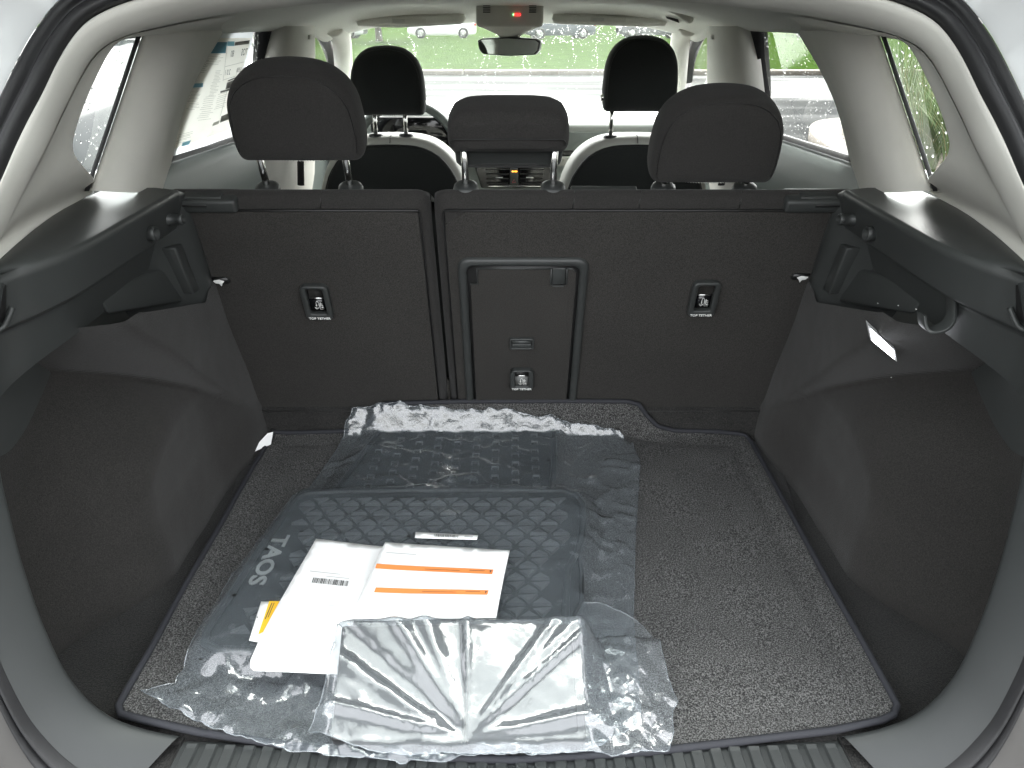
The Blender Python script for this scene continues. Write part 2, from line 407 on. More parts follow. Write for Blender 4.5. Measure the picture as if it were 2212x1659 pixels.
kerb = empty('kerb', (0, KY, GZ)); tag(kerb, kind='structure', label='pale concrete kerb along the foot of the lawn')
for i in range(30):
    x = -45 + i * 3.0
    box('kerb_stone', (x, 0, .06), (2.98, .42, .18), M['kerb'], kerb, bevel=.05)

# ------------------------------------------------------------------ the car: opening surround
car = empty('car', (0, .6, GZ)); CL = Vector((0, .6, GZ))
tag(car, 'pale grey interior shell of a compact SUV seen through its open tailgate', 'car')
def carpart(o):
    o.parent = car; o.location = o.location - CL; return o
def cloft(name, rows, mat, **kw): return carpart(loft(name, rows, mat, **kw))

YO = [(-.2, .57), (-.1, .585), (0, .60), (.1, .62), (.3, .67), (.5, .735), (.6, .78), (.7, .845), (.8, .93), (.86, 1.0), (.9, 1.04), (1.0, 1.09)]
def yo(z, off=0): return float(np.interp(z, [a for a, _ in YO], [b for _, b in YO])) + off
PC = (1104, 820)
def polar(P, angs, extra=None):
    P = [Vector((p[0], p[1])) for p in P]; A = [math.degrees(math.atan2(p.y - PC[1], PC[0] - p.x)) for p in P]; r = [math.hypot(p.x - PC[0], p.y - PC[1]) for p in P]
    ix = np.argsort(A); rr = np.interp(angs, np.array(A)[ix], np.array(r)[ix])
    pts = [(PC[0] - q * math.cos(R(a)), PC[1] + q * math.sin(R(a))) for a, q in zip(angs, rr)]
    if extra is not None: return pts, np.interp(angs, np.array(A)[ix], np.array(extra)[ix])
    return pts
J_in = [(1104, 1652), (800, 1640), (661, 1631), (537, 1618), (413, 1593), (314, 1575), (264, 1560), (231, 1544), (186, 1507), (140, 1449), (107, 1378), (62, 1255), (25, 1118), (2, 1019), (-12, 900), (-16, 800), (-8, 720), (5, 660), (15, 597), (5, 540)]
J_out = [(1104, 1760), (500, 1745), (280, 1715), (205, 1685), (145, 1643), (107, 1606), (62, 1552), (25, 1482), (0, 1428), (-40, 1300), (-70, 1150), (-85, 1000), (-88, 850), (-80, 700), (-68, 590), (-45, 480), (0, 380), (35, 296), (88, 197), (116, 134), (155, 70), (190, 35), (247, 9), (310, -10), (420, -28), (700, -45), (1104, -55)]
S_out = [(1104, 1800), (500, 1790), (240, 1750), (150, 1705), (83, 1659), (40, 1590), (0, 1507), (-60, 1380), (-100, 1200), (-125, 1000), (-132, 850), (-125, 700), (-115, 560), (-92, 440), (-50, 320), (0, 208), (35, 134), (70, 70), (109, 18), (123, 0), (190, -45), (300, -75), (500, -95), (1104, -115)]
angs = list(np.linspace(89.9, -89.9, 110))
jo = polar(J_out, angs); so = polar(S_out, angs)
jo3 = [osurf(p[0], p[1], lambda z: yo(z)) for p in jo]
so3 = [osurf(p[0], p[1], lambda z: yo(z, -.012)) for p in so]
def lerp_rows(a, b, ts): return [[p.lerp(q, t) + Vector((0, dy, 0)) for p, q in zip(a, b)] for t, dy in ts]
wo3 = [Vector((p.x * 1.16 + (.0), p.y - .03 - .0 * p.z, .42 + (p.z - .42) * 1.18)) for p in so3]
wo4 = [Vector((p.x * 1.10, p.y + .02, .42 + (p.z - .42) * 1.10)) for p in wo3]
wo5 = [Vector((p.x * 1.02, p.y + .35, .42 + (p.z - .42) * 1.02)) for p in wo4]
for s in (-1, 1):
    rows = lerp_rows(jo3, so3, [(0, .02), (0, 0), (.15, -.012), (.35, -.014), (.48, .002), (.55, .002), (.68, -.012), (.88, -.012), (1, .004)])
    cloft('opening_seal', [mir(r, s) for r in rows], M['rubber'], sub=1)
    rows = [so3, [p.lerp(q, .25) + Vector((0, -.012, 0)) for p, q in zip(so3, wo3)], wo3, wo4, wo5]
    ku = [i for i, a in enumerate(angs) if a <= 12]; kl = [i for i, a in enumerate(angs) if a >= 11]
    cloft('body_frame', [mir([r[i] for i in ku], s) for r in rows], M['paint'], sub=1)
    cloft('bumper_step', [mir([r[i] for i in kl], s) for r in rows], M['bumper'], sub=1)

# jamb: dark plastic band on the lower half of the opening
ja = [a for a in angs if a > -11]
ji = polar(J_in, ja); jo_l = jo3[:len(ja)]
ji3 = []
for p, a in zip(ji, ja):
    ji3.append(osurf(p[0], p[1], lambda z: yo(z, .055)))
for s in (-1, 1):
    inner = [p + Vector((-.02 if p.z > .03 else 0, .03, -.035)) for p in ji3]
    inner = [Vector((p.x - .035 * float(sstep(.0, .12, p.z)), p.y + .012, p.z - .05 * (1 - float(sstep(0, .10, p.z))))) for p in ji3]
    edge = [p + Vector((-.004 if p.z > .03 else 0, .004, -.006 if p.z < .1 else 0)) for p in ji3]
    m1 = [a.lerp(b, .12) + Vector((0, -.003, .003)) for a, b in zip(ji3, jo_l)]
    m2 = [a.lerp(b, .55) + Vector((0, -.006, .004)) for a, b in zip(ji3, jo_l)]
    sel = [i for i, p in enumerate(ji3) if p.x < -.425]
    cut = lambda r: [r[i] for i in sel]
    cloft('jamb_trim', [mir(cut(r), s) for r in (inner, edge, ji3, m1, m2, jo_l)], M['jamb'], sub=1)

# load sill with its ribs
sx = .432
sill_rows = []
def sill_y(x): return yo(0, .055) - .0 + (-.012) * (1 - (x / .5) ** 2)
xs = np.linspace(-sx, sx, 41)
for dy, z in ((.012, -.05), (.004, -.006), (0, -.001), (-.012, .002), (-.06, .004), (-.11, .002), (-.135, -.02), (-.14, -.08)):
    sill_rows.append([Vector((x, sill_y(x) + dy, z)) for x in xs])
sill = cloft('load_sill', sill_rows, M['jamb'])
rib_me = None
for i in range(34):
    x = -.415 + i * (.83 / 33)
    y0 = sill_y(x) - .008
    V = []
    for (dx, dz) in ((-.0085, 0), (-.0065, .0035), (.0065, .0035), (.0085, 0)):
        for yy, zz in ((0, .0005), (-.006, .0), (-.05, .003), (-.105, .001)):
            V.append((dx, yy, zz + dz + .0008))
    Fc = [(a * 4 + b, a * 4 + b + 1, a * 4 + 5 + b, a * 4 + 4 + b) for a in range(3) for b in range(3)] + [(0, 4, 8, 12), (3, 15, 11, 7)]
    if rib_me is None:
        o = pydata('rib', V, Fc, M['jamb'], smooth=False); rib_me = o.data
    else: o = link('rib', rib_me)
    o.parent = sill; o.location = (x, y0, .0015)
for s in (-1, 1):
    o = box('joint_line', (s * sx, sill_y(sx) - .06, .0005), (.003, .13, .006), M['black']); o.parent = sill
for i in range(4):
    o = box('sill_pad', (-.036 + i * .033, .598, .006), (.011, .012, .005), M['steel'], bevel=.001); o.parent = sill

# the raised tailgate overhead, glass at its hinge end
tg = empty('tailgate', (0, 1.0, .975), (R(-19), 0, 0)); carpart(tg)
plate('gate_panel', [(p[0], p[1]) for p in resample([(-.66, 0), (.66, 0), (.80, -.5), (.76, -.90), (-.76, -.90), (-.80, -.5)], 60)], 0, .05, M['paint'], tg, hole=resample([(-.50, -.06), (.50, -.06), (.56, -.50), (.55, -.52), (-.55, -.52), (-.56, -.50)], 60), bevel=0)
plate('gate_window', [(-.52, -.05), (.52, -.05), (.58, -.53), (-.58, -.53)], .020, .024, M['glass'], tg, bevel=0)
plate('gate_inner_trim', [(-.60, -.55), (.60, -.55), (.57, -.85), (-.57, -.85)], -.02, -.002, M['jamb'], tg, bevel=.005)
for c in tg.children: c.rotation_euler = (R(-90), 0, 0)
# cargo floor board under the mat
M['floor_edge'] = carpet_mat('floor_board_carpet', (.012, .012, .012), (.034, .033, .031), 420)
cargo_floor = carpart(pydata('cargo_floor', [(-.80, .60, -.014), (.80, .60, -.014), (.80, 1.6, -.014), (-.80, 1.6, -.014)], [(0, 1, 2, 3)], M['floor_edge']))
lipV = [(-.47, .655, -.006), (.47, .655, -.006), (.60, 1.45, -.006), (-.60, 1.45, -.006)]
carpart(hexa('floor_board', [Vector(v) for v in lipV], [Vector(v) - Vector((0, 0, .007)) for v in lipV], M['floor_edge'], bevel=.002))
# hinge flap at the foot of the seat backs
flap_rows = [[Vector((x, y, z)) for x in np.linspace(-.565, .565, 24)] for y, z in ((1.425, -.006), (1.436, .003), (1.440, .02), (1.4475, .064), (1.4525, .067), (1.47, .067))]
cloft('seat_hinge_flap', flap_rows, M['floor_edge'])
carpart(tube('flap_seam', [Vector((x, 1.4462, .061)) for x in np.linspace(-.565, .565, 12)], .0009, M['black'], seg=5))

# ------------------------------------------------------------------ cargo side walls (felt), shelves, pillars: built for the left, mirrored
def wall_x(y, z):
    out = .73 + .01 * float(sstep(.25, .42, z)) - .03 * float(sstep(.2, 0, z))
    W = float(sstep(.79, 1.00, y - .03 * sstep(.0, .25, z))) * (1 - float(sstep(.20, .39, z + .12 * float(sstep(1.15, .85, y)))))
    C = float(sstep(-.045, .03, y - 1.04 - (.395 - z) * 1.1))
    L = float(sstep(.1, 0.0, z)) * .012
    k = max(W * (.80 + .20 * float(sstep(1.22, 1.42, y))), C)
    x = out - (out - .566) * k - L
    x += .004 * mnoise.noise(Vector((y * 7, z * 7, 1.3))) + .0004 * mnoise.noise(Vector((y * 30, z * 30, 4)))
    rec = math.exp(-((y - .93) / .07) ** 2 - ((z - .38) / .06) ** 2)
    return -(x + .02 * rec)
SIDE = {}
for s in (-1, 1):
    rows = []
    for y in np.linspace(.64, 1.50, 150):
        ztop = float(np.interp(y, [.6, 1.0, 1.05, 1.06, 1.283, 1.30, 1.35, 1.5], [.46, .452, .450, .445, .380, .395, .41, .41]))
        rows.append([Vector((wall_x(y, z), y, z)) for z in np.linspace(-.016, ztop, 90)])
    w = cloft('side_carpet', [mir(r, s) for r in rows], M['felt']); SIDE[s] = w
    bk_ = [[Vector((-.735, y, z)) for y in (.70, 1.0, 1.36)] for z in (-.02, .3, .58)] + [[Vector((-.56, y, .40 if y > 1.3 else .56)) for y in (.90, 1.0, 1.36)]]
    cloft('side_backing', [mir(r, s) for r in bk_[:3]], M['plastic'], solid=.004)
    # cargo-cover ledge: top face, inner face, recess under it
    A = [oz(225, 409, .590), oz(141, 449, .590), oz(70, 499, .587), oz(0, 562, .580), oz(-60, 622, .572), oz(-130, 700, .562)]          # outer edge of top face
    Bv = [oz(381, 410, .590), oz(303, 454, .586), oz(176, 525, .577), oz(80, 566, .572), oz(0, 594, .569), oz(-70, 622, .566)]           # inner edge of top face
    A = smooth_path(A, 30); Bv = smooth_path(Bv, 30)
    B2 = [p + Vector((.004, 0, -.006)) for p in Bv]
    Cv = [Vector((p.x - .004 - .004 * (1 - i / 29), p.y, p.z - .062 - .006 * (i / 29))) for i, p in enumerate(Bv)]      # bottom of inner face
    Dv = [p + Vector((-.012, 0, -.006)) for p in Cv]
    Ev = [p + Vector((-.022, 0, -.012)) for p in Cv]
    Fv = [p + Vector((-.032, 0, -.052)) for p in Cv]
    Fv = [p + Vector((0, 0, -.05 * (i / 29) ** 3)) for i, p in enumerate(Fv)]
    Gv = [p + Vector((-.004, 0, -.014)) for p in Fv]
    AB = [[a.lerp(b, t) + Vector((0, 0, .004 * math.sin(math.pi * t))) for a, b in zip(A, Bv)] for t in (0, .05, .3, .7, .93, .975)]
    ledge = cloft('ledge_trim', [mir(r, s) for r in AB + [Bv, B2, [a.lerp(b, .12) for a, b in zip(B2, Cv)], [a.lerp(b, .94) for a, b in zip(B2, Cv)], Cv, Dv, Ev, [a.lerp(b, .1) for a, b in zip(Ev, Fv)], Fv, Gv]], M['plastic'])
    # front end of the ledge, going down beside the seat
    e0 = [AB[0][0], AB[2][0], Bv[0], B2[0], Cv[0], Ev[0], Fv[0]]
    e1 = [p + Vector((.0, .03, -.012)) for p in e0]
    fr = [Bv[0], oz(412, 460, .55), ox(437, 520, -.565), ox(454, 616, -.567)]
    cloft('ledge_end', [mir(r, s) for r in (e0, e1)], M['plastic'])
    P0 = [Vector((-.572, 1.272, .575)), Vector((-.571, 1.262, .52)), Vector((-.571, 1.27, .46)), Vector((-.570, 1.295, .375))]
    P1 = [Vector((-.558, 1.290, .568)), Vector((-.556, 1.30, .53)), Vector((-.558, 1.315, .47)), Vector((-.562, 1.335, .375))]
    P2 = [p + Vector((-.03, .05, 0)) for p in P1]; Pm = [p + Vector((-.035, -.05, 0)) for p in P0]; Pn = [p + Vector((-.06, -.16, .0)) for p in P0]
    cloft('side_plastic_panel', [mir(r, s) for r in (Pn, Pm, P0, P1, P2)], M['plastic'], sub=2)
    rb = [Vector((-.574, 1.222, .50)), Vector((-.574, 1.235, .46)), Vector((-.574, 1.255, .405))]
    ra = [p + Vector((0, .03, 0)) for p in rb]
    carpart(hexa('panel_rib', mir([rb[0], ra[0], ra[2], rb[2]], s), mir([p + Vector((-.03, 0, 0)) for p in (rb[0], ra[0], ra[2], rb[2])], s), M['plastic'], bevel=.003))
    # boxed recess face under the ledge
    q = [ox(363, 573, -.600), ox(405, 653, -.592), ox(238, 680, -.612), ox(200, 630, -.622)]
    qb = [p + Vector((-.05, .03, 0)) for p in q]
    carpart(hexa('recess_box', mir(q, s), mir(qb, s), M['plastic'], bevel=.006))
    # two pegs for the cover
    for (px, py, L, r) in ((300, 505, .020, .0118), (365, 474, .016, .0092)):
        p = ox(px, py, -.592 if px < 330 else -.573)
        pg = empty('cover_peg', mir([p], s)[0] - CL, parent=car)
        lathe('peg_body', [(r * 1.12, -.006), (r * 1.12, .002), (r * .95, .004), (r * .95, L), (r, L + .0005), (r, L + .008), (r * .82, L + .009), (r * .78, L - .01), (.0004, L - .01)], M['plastic'], pg, axis='X', seg=20)
        if s == 1: pg.scale = (-1, 1, 1)
    # pull recess near the jamb: its shade is a black patch on the face
    def onface(i, t, d): return B2[i].lerp(Cv[i], t) + Vector((d, -d * .5, 0))
    qa = [onface(23, .10, .0012), onface(27, .10, .0012), onface(27, .88, .0012), onface(24, .80, .0012)]
    carpart(hexa('recess_shade', mir(qa, s), mir([p + Vector((-.02, 0, 0)) for p in qa], s), M['black'], bevel=.002))
    carpart(tube('recess_lip', mir(smooth_path([onface(27, .90, .002), onface(25, .90, .004), onface(23, .60, .003)], 10), s), .0035, M['plastic'], seg=8))

# tailgate pillar trim (light): A outer at seal, B ridge, C window surround
Bp = [(0, 521, 0.890), (30, 460, 0.900), (60, 400, 0.910), (100, 325, 0.930), (150, 215, 0.970), (197, 127, 1.010), (225, 100, 1.030), (264, 81, 1.050), (350, 60, 1.080), (440, 42, 1.100), (600, 22, 1.110), (775, 7, 1.120), (1104, -8, 1.130)]
la = [a for a in angs if a < -10]
bpts, bys = polar([(p[0], p[1]) for p in [(-60, 640, .8)] + Bp], la, [.87] + [p[2] for p in Bp])
b3 = [oy(p[0], p[1], y) for p, y in zip(bpts, bys)]
a3 = jo3[-len(la):]
BC = [((-30, 580, 0.880), oz(-30, 592, .577)), ((0, 521, 0.890), oz(0, 562, .580)), ((10, 500, 0.895), oz(70, 499, .586)), ((20, 480, 0.898), oz(141, 449, .589)), ((30, 460, 0.900), oz(225, 409, .589)), ((45, 430, 0.905), oy(203, 379, 1.12)), ((60, 400, 0.910), oy(166, 342, 1.06)), ((80, 362, 0.920), oy(160, 320, 1.055)), ((100, 325, 0.930), oy(160, 299, 1.05)),
      ((150, 215, 0.970), oy(183, 225, 1.06)), ((197, 127, 1.010), oy(218, 150, 1.08)), ((230, 98, 1.033), oy(242, 105, 1.10)), ((264, 81, 1.050), oy(258, 89, 1.12)), ((300, 70, 1.065), oy(282, 82, 1.16)), ((350, 60, 1.080), oy(308, 77, 1.2)), ((440, 42, 1.100), oy(395, 72, 1.35)), ((520, 32, 1.105), oy(480, 66, 1.55))]
Bs = [oy(b[0], b[1], b[2]) for b, c in BC]; Cs = [c for b, c in BC]
for s in (-1, 1):
    rows = [[p + Vector((0, .02, 0)) for p in a3], a3, [a.lerp(b, .25) + Vector((.004, -.010, -.004)) for a, b in zip(a3, b3)], [a.lerp(b, .7) + Vector((.006, -.010, -.006)) for a, b in zip(a3, b3)], b3, [p + Vector((-.006, .02, .004)) for p in b3]]
    cloft('tailgate_pillar_trim', [mir(r, s) for r in rows], M['trim'], sub=1)
    mid = [[b.lerp(c, t) + Vector((-.012 * math.sin(math.pi * t), 0, 0)) for b, c in zip(Bs, Cs)] for t in (0, .25, .5, .75, .95)]
    back = [c + Vector((-.05, .01, 0)) for c in Cs]
    cloft('quarter_window_surround', [mir(r, s) for r in mid + [Cs, [c + Vector((-.012, .002, 0)) for c in Cs], back]], M['trim'], sub=1)
    # pillar between quarter window and rear door
    Lp = [(318, 62, -.565), (305, 77, -.575), (280, 150, -.60), (240, 270, -.63), (203, 379, -.655), (192, 412, -.66)]
    Np = [(312, 62, -.562), (311, 77, -.568), (287, 150, -.592), (247, 270, -.622), (210, 380, -.647), (199, 412, -.652)]
    Mp = [(378, 62, -.538), (374, 80, -.539), (343, 160, -.563), (303, 276, -.590), (264, 392, -.616), (255, 415, -.621)]
    Rp = [(446, 62, -.522), (438, 85, -.526), (405, 169, -.551), (363, 282, -.578), (322, 400, -.603), (315, 418, -.608)]
    Fp = [(488, 56, -.585), (480, 70, -.59), (437, 141, -.612), (398, 225, -.635), (373, 317, -.658), (356, 408, -.675)]
    Gp = [(494, 56, -.62), (486, 70, -.625), (443, 141, -.645), (404, 225, -.67), (379, 317, -.692), (362, 408, -.71)]
    rows = [smooth_path([ox(*p) for p in Q], 24) for Q in (Lp, Np, Mp, Rp, Fp, Gp)]
    first = [p + Vector((-.015, .05, 0)) for p in rows[0]]
    cloft('rear_pillar_trim', [mir(r, s) for r in [first] + rows], M['trim'], sub=1)
    # quarter window glass with a black border, behind the trim
    qg = [(-.60, 1.00, .87), (-.725, .84, .50), (-.745, 1.42, .50), (-.63, 1.42, .87)]
    gl = carpart(pydata('quarter_window', mir([Vector(v) for v in qg], s), [(0, 1, 2, 3)], M['glass']))
    SIDE[s, 'qglass'] = gl
    bl = rows[0]
    cloft('window_rubber', [mir(r, s) for r in ([p + Vector((.0025, -.004, 0)) for p in bl], [p + Vector((-.0045, -.005, 0)) for p in bl], [p + Vector((-.03, .05, 0)) for p in bl])], M['rubber'])

# ------------------------------------------------------------------ roof, windscreen end
def roof_z(x, y): return .890 - .058 * (abs(x) / .58) ** 4 - .052 * float(sstep(2.30, 2.62, y)) * (1 - .25 * (abs(x) / .6) ** 2) - .004 * float(sstep(1.4, 1.0, y))
rx = np.linspace(-.60, .60, 41); ry = np.linspace(1.06, 2.64, 40)
liner = cloft('headliner', [[Vector((x, y, roof_z(x, y))) for x in rx] for y in ry], M['liner'], solid=.012, off=1)
cloft('roof_panel', [[Vector((x, y, .955 - .05 * (abs(x) / .7) ** 3 - .05 * float(sstep(2.2, 2.8, y)))) for x in np.linspace(-.72, .72, 15)] for y in (.98, 1.3, 1.8, 2.3, 2.6, 2.72)], M['paint'], solid=.01)
# side rails above the door windows and pillars
for s in (-1, 1):
    p = [Vector((-.545, y, roof_z(.545, y) + .002)) for y in np.linspace(1.1, 2.62, 30)]
    q = [v + Vector((-.045, 0, -.018)) for v in p]; r_ = [v + Vector((-.065, 0, -.012)) for v in p]; t_ = [v + Vector((-.12, 0, .05)) for v in p]
    cloft('roof_rail_trim', [mir(r, s) for r in (p, q, r_, t_)], M['liner'])
    # windscreen pillar
    path = smooth_path([(-.548, 2.50, .835), (-.555, 2.64, .805), (-.60, 2.85, .70), (-.66, 3.1, .57), (-.70, 3.25, .48)], 16)
    carpart(tube('windscreen_pillar_trim', mir(path, s), .032, M['trim'], seg=12))
    # door pillar with belt slot and buckle
    pl = [ox(618, 56, -.565), ox(600, 180, -.60), ox(585, 330, -.64), ox(580, 420, -.66)]
    pr_ = [ox(672, 56, -.555), ox(668, 180, -.585), ox(660, 330, -.62), ox(655, 420, -.64)]
    pf = [ox(690, 56, -.575), ox(690, 180, -.61), ox(690, 330, -.645), ox(690, 420, -.66)]
    rows = [[p + Vector((-.05, 0, 0)) for p in pl], pl, [a.lerp(b, .5) + Vector((.012, 0, 0)) for a, b in zip(pl, pr_)], pr_, pf, [p + Vector((-.05, 0, 0)) for p in pf]]
    rows = [smooth_path(r, 12) for r in rows]
    bp_ = cloft('door_pillar_trim', [mir(r, s) for r in rows], M['trim'], sub=1)
    bk = mir([ox(668, 80, -.56)], s)[0]
    o = box('belt_guide', tuple(bk), (.012, .03, .012), M['trim'], bevel=.003); o.parent = bp_
    o = tube('seat_belt', mir([ox(648, 270, -.60), ox(649, 330, -.60), ox(650, 400, -.60)], s), .010, M['cloth'], seg=6); o.parent = bp_
    # doors: belt-line trim, window frame seal, glass
    for nm, y0, y1 in (('rear_door', 1.30, 2.02), ('front_door', 2.20, 3.10)):
        d = empty(nm, (0, 0, 0)); carpart(d)
        yy = np.linspace(y0, y1, 12)
        bz = lambda y: .595 - .035 * (y - 1.3)
        rows = [[Vector((-.705, y, bz(y) + .004)) for y in yy], [Vector((-.69, y, bz(y) + .002)) for y in yy], [Vector((-.672, y, bz(y) - .012)) for y in yy], [Vector((-.655, y, bz(y) - .10)) for y in yy], [Vector((-.665, y, bz(y) - .12)) for y in yy], [Vector((-.64, y, bz(y) - .28)) for y in yy], [Vector((-.62, y, -.3)) for y in yy]]
        loft('door_trim', [mir(r, s) for r in rows], M['doorgrey'], d, sub=1)
        ss = loft('belt_seal', [mir(r, s) for r in ([Vector((-.688, y, bz(y) + .004)) for y in yy], [Vector((-.692, y, bz(y) + .014)) for y in yy], [Vector((-.702, y, bz(y) + .014)) for y in yy])], M['rubber'], d)
        g = [Vector((-.702, y0 - .02, bz(y0) - .01)), Vector((-.702, y1, bz(y1) - .01)), Vector((-.605, y1 - (.02 if nm == 'rear_door' else .42), .86)), Vector((-.605, y0 - .02, .86))]
        wnd = pydata('window', mir(g, s), [(0, 1, 2, 3)], M['glass'], d); SIDE[s, nm] = wnd
        outp = [[Vector((-.73, y, bz(y) + .002)) for y in yy], [Vector((-.80, y, .3)) for y in yy], [Vector((-.78, y, -.5)) for y in yy]]
        loft('outer_skin', [mir(r, s) for r in outp], M['paint'], d)
        if nm == 'rear_door':
            f0 = [ox(578, 50, -.60), ox(572, 120, -.625), ox(567, 200, -.65), ox(566, 330, -.685)]; 
            f1 = [ox(592, 50, -.595), ox(588, 120, -.62), ox(584, 200, -.645), ox(583, 330, -.68)]
            f2 = [ox(604, 50, -.59), ox(601, 120, -.615), ox(598, 200, -.64), ox(597, 330, -.675)]
            f3 = [ox(620, 50, -.585), ox(617, 120, -.61), ox(612, 200, -.635), ox(610, 330, -.67)]
        else:
            f0 = [ox(690, 68, -.60), ox(708, 90, -.61), ox(722, 125, -.63), ox(730, 180, -.65)]
            f1 = [p + Vector((.002, .03, .004)) for p in f0]; f2 = [p + Vector((.002, .05, .008)) for p in f0]; f3 = [p + Vector((0, .09, .012)) for p in f0]
        F_ = [smooth_path(f, 14) for f in (f0, f1, f2, f3)]
        loft('window_seal', [mir(r, s) for r in ([p + Vector((-.03, 0, 0)) for p in F_[0]], F_[0], F_[1])], M['rubber'], d)
        loft('window_frame', [mir(r, s) for r in ([p + Vector((-.004, 0, 0)) for p in F_[1]], [p + Vector((-.004, 0, 0)) for p in F_[2]])], M['dashgrey'], d)
        loft('frame_seal', [mir(r, s) for r in (F_[2], [p + Vector((.004, 0, 0)) for p in F_[3]], [p + Vector((-.03, 0, 0)) for p in F_[3]])], M['rubber'], d)

# grab handle on the right, beside the windscreen
gh = carpart(tube('grab_handle', smooth_path([oy(1424, 12, 2.35), oy(1436, 12, 2.32), oy(1462, 22, 2.30), oy(1484, 36, 2.30), oy(1490, 44, 2.32)], 14), [.010, .013] + [.0125] * 10 + [.012, .009], M['trim'], seg=10))
carpart(hexa('handle_recess', [oy(1432, 22, 2.40), oy(1462, 34, 2.40), oy(1468, 50, 2.40), oy(1440, 40, 2.40)], [oy(1432, 22, 2.42), oy(1462, 34, 2.42), oy(1468, 50, 2.42), oy(1440, 40, 2.42)], M['black']))
# sun visors
for s, pts in ((-1, [(772, 56), (768, 44), (790, 36), (900, 27), (1002, 26), (1006, 40), (1000, 52), (900, 58), (860, 60), (800, 58)]), (1, [(1196, 50), (1192, 38), (1198, 26), (1300, 27), (1420, 38), (1442, 46), (1438, 56), (1380, 58), (1300, 55), (1210, 52)])):
    P = [oy(px, py, 2.46) for px, py in pts]
    v = carpart(pillow('sun_visor', [(p.x, p.z) for p in P], 2.455, 2.48, .010, M['liner'], puff=.002))
    lx = (846, 920) if s == -1 else (1276, 1352)
    a = oy(lx[0], 40 if s == -1 else 37, 2.448); b_ = oy(lx[1], 50 if s == -1 else 48, 2.448)
    o = box('warning_label', ((a.x + b_.x) / 2, 2.451, (a.z + b_.z) / 2), (abs(b_.x - a.x), .002, abs(a.z - b_.z)), M['trim'], bevel=.0003); o.parent = v
    for k in range(3):
        t = box('print_line', ((a.x + b_.x) / 2 - .03, 2.4496, (a.z + b_.z) / 2 - .003 * (k - 1)), (.035, .0006, .0009), M['greyprint'], bevel=0); t.parent = v
# overhead console, mirror
con = carpart(pillow('overhead_console', rrect(.195, .066, .012, cx=oy(1101, 40, 2.36).x, cz=.862), 2.36, 2.45, .008, M['trim'], puff=0))
cxm = oy(1101, 40, 2.36).x
for sx_ in (-1, 1):
    for k in range(4):
        o = box('speaker_slot', (cxm + sx_ * .066, 2.3585, .885 - k * .0055), (.021, .003, .0024), M['black'], bevel=0); o.parent = con
o = box('warning_light', (cxm + .022, 2.3585, .862), (.018, .003, .005), pm('red_led', (.3, .01, .01), .4, emit=((1, .02, .02), .5)), bevel=.001); o.parent = con
o = box('status_light', (cxm + .0105, 2.3585, .8622), (.002, .003, .004), pm('green_led', (.1, .4, .1), .4, emit=((.2, 1, .3), .6)), bevel=0); o.parent = con
rows = []
for k, (w, z, y) in enumerate([(.18, .836, 2.40), (.165, .828, 2.42), (.12, .818, 2.45), (.075, .808, 2.47), (.06, .80, 2.49), (.06, .785, 2.50)]):
    rows.append([Vector((cxm + w / 2 * math.cos(a), y + .03 * math.sin(a), z)) for a in np.linspace(0, 2 * math.pi, 25)[:-1]])
st = loft('mirror_stem', rows, M['trim'], closed=True); st.parent = None; carpart(st)
mc = oy(1098, 101, 2.45)
mirr = carpart(pillow('rear_view_mirror', [(mc.x + p[0], mc.z + p[1]) for p in [(-.100, .016), (-.088, .022), (0, .0265), (.088, .022), (.100, .014), (.096, -.010), (.084, -.022), (0, -.0265), (-.084, -.022), (-.096, -.010)]], mc.y, mc.y + .03, .006, M['black'], puff=0))
mg = pydata('mirror_glass', [(mc.x + p[0] * .955, mc.y - .0012, mc.z + p[1] * .9) for p in [(-.100, .014), (-.088, .021), (0, .0255), (.088, .021), (.100, .013), (.096, -.010), (.084, -.021), (0, -.0255), (-.084, -.021), (-.096, -.010)]], [tuple(range(10))], M['mirror'], smooth=False); mg.parent = mirr
turn = Matrix.Translation(mc) @ Matrix.Rotation(R(-17), 4, 'Z') @ Matrix.Rotation(R(2), 4, 'X') @ Matrix.Translation(-mc)
mirr.data.transform(turn); mg.data.transform(turn)
# windscreen
ws = carpart(pydata('windscreen', [(-.545, 2.62, .85), (.545, 2.62, .85), (.72, 3.35, .50), (-.72, 3.35, .50)], [(0, 1, 2, 3)], M['glass']))

# dashboard
def dashtop(x, y): return .535 + .02 * float(sstep(3.3, 2.9, y)) * 0 - .02 * float(sstep(2.85, 2.72, y)) + .045 * math.exp(-((x + .35) / .17) ** 4) * float(sstep(3.15, 2.9, y)) * float(sstep(2.70, 2.76, y))
dx = np.linspace(-.69, .69, 50)
rows = [[Vector((x, y, dashtop(x, y))) for x in dx] for y in (3.4, 3.2, 3.05, 2.95, 2.88, 2.82, 2.78, 2.75)]
rows += [[Vector((x, y, z)) for x in dx] for y, z in ((2.74, .505), (2.745, .49))]
dash = cloft('dashboard', rows, M['dash'])
def dpart(o): o.parent = dash; return o
for nm, zz, y0, mt in (('fascia', (.49, .425), 2.742, 'dashgrey'), ('gap_strip', (.425, .405), 2.748, 'black'), ('trim_strip', (.405, .372), 2.735, 'leather'), ('lower_fascia', (.372, .10), 2.745, 'dashgrey')):
    dpart(hexa(nm, [Vector((-.69, y0, zz[0])), Vector((.69, y0, zz[0])), Vector((.69, y0, zz[1])), Vector((-.69, y0, zz[1]))], [Vector((-.69, y0 + .05, zz[0])), Vector((.69, y0 + .05, zz[0])), Vector((.69, y0 + .05, zz[1])), Vector((-.69, y0 + .05, zz[1]))], M[mt], bevel=.004))
dpart(box('instrument_cluster', (-.35, 2.742, .485), (.30, .02, .115), M['blackgloss'], bevel=.01))
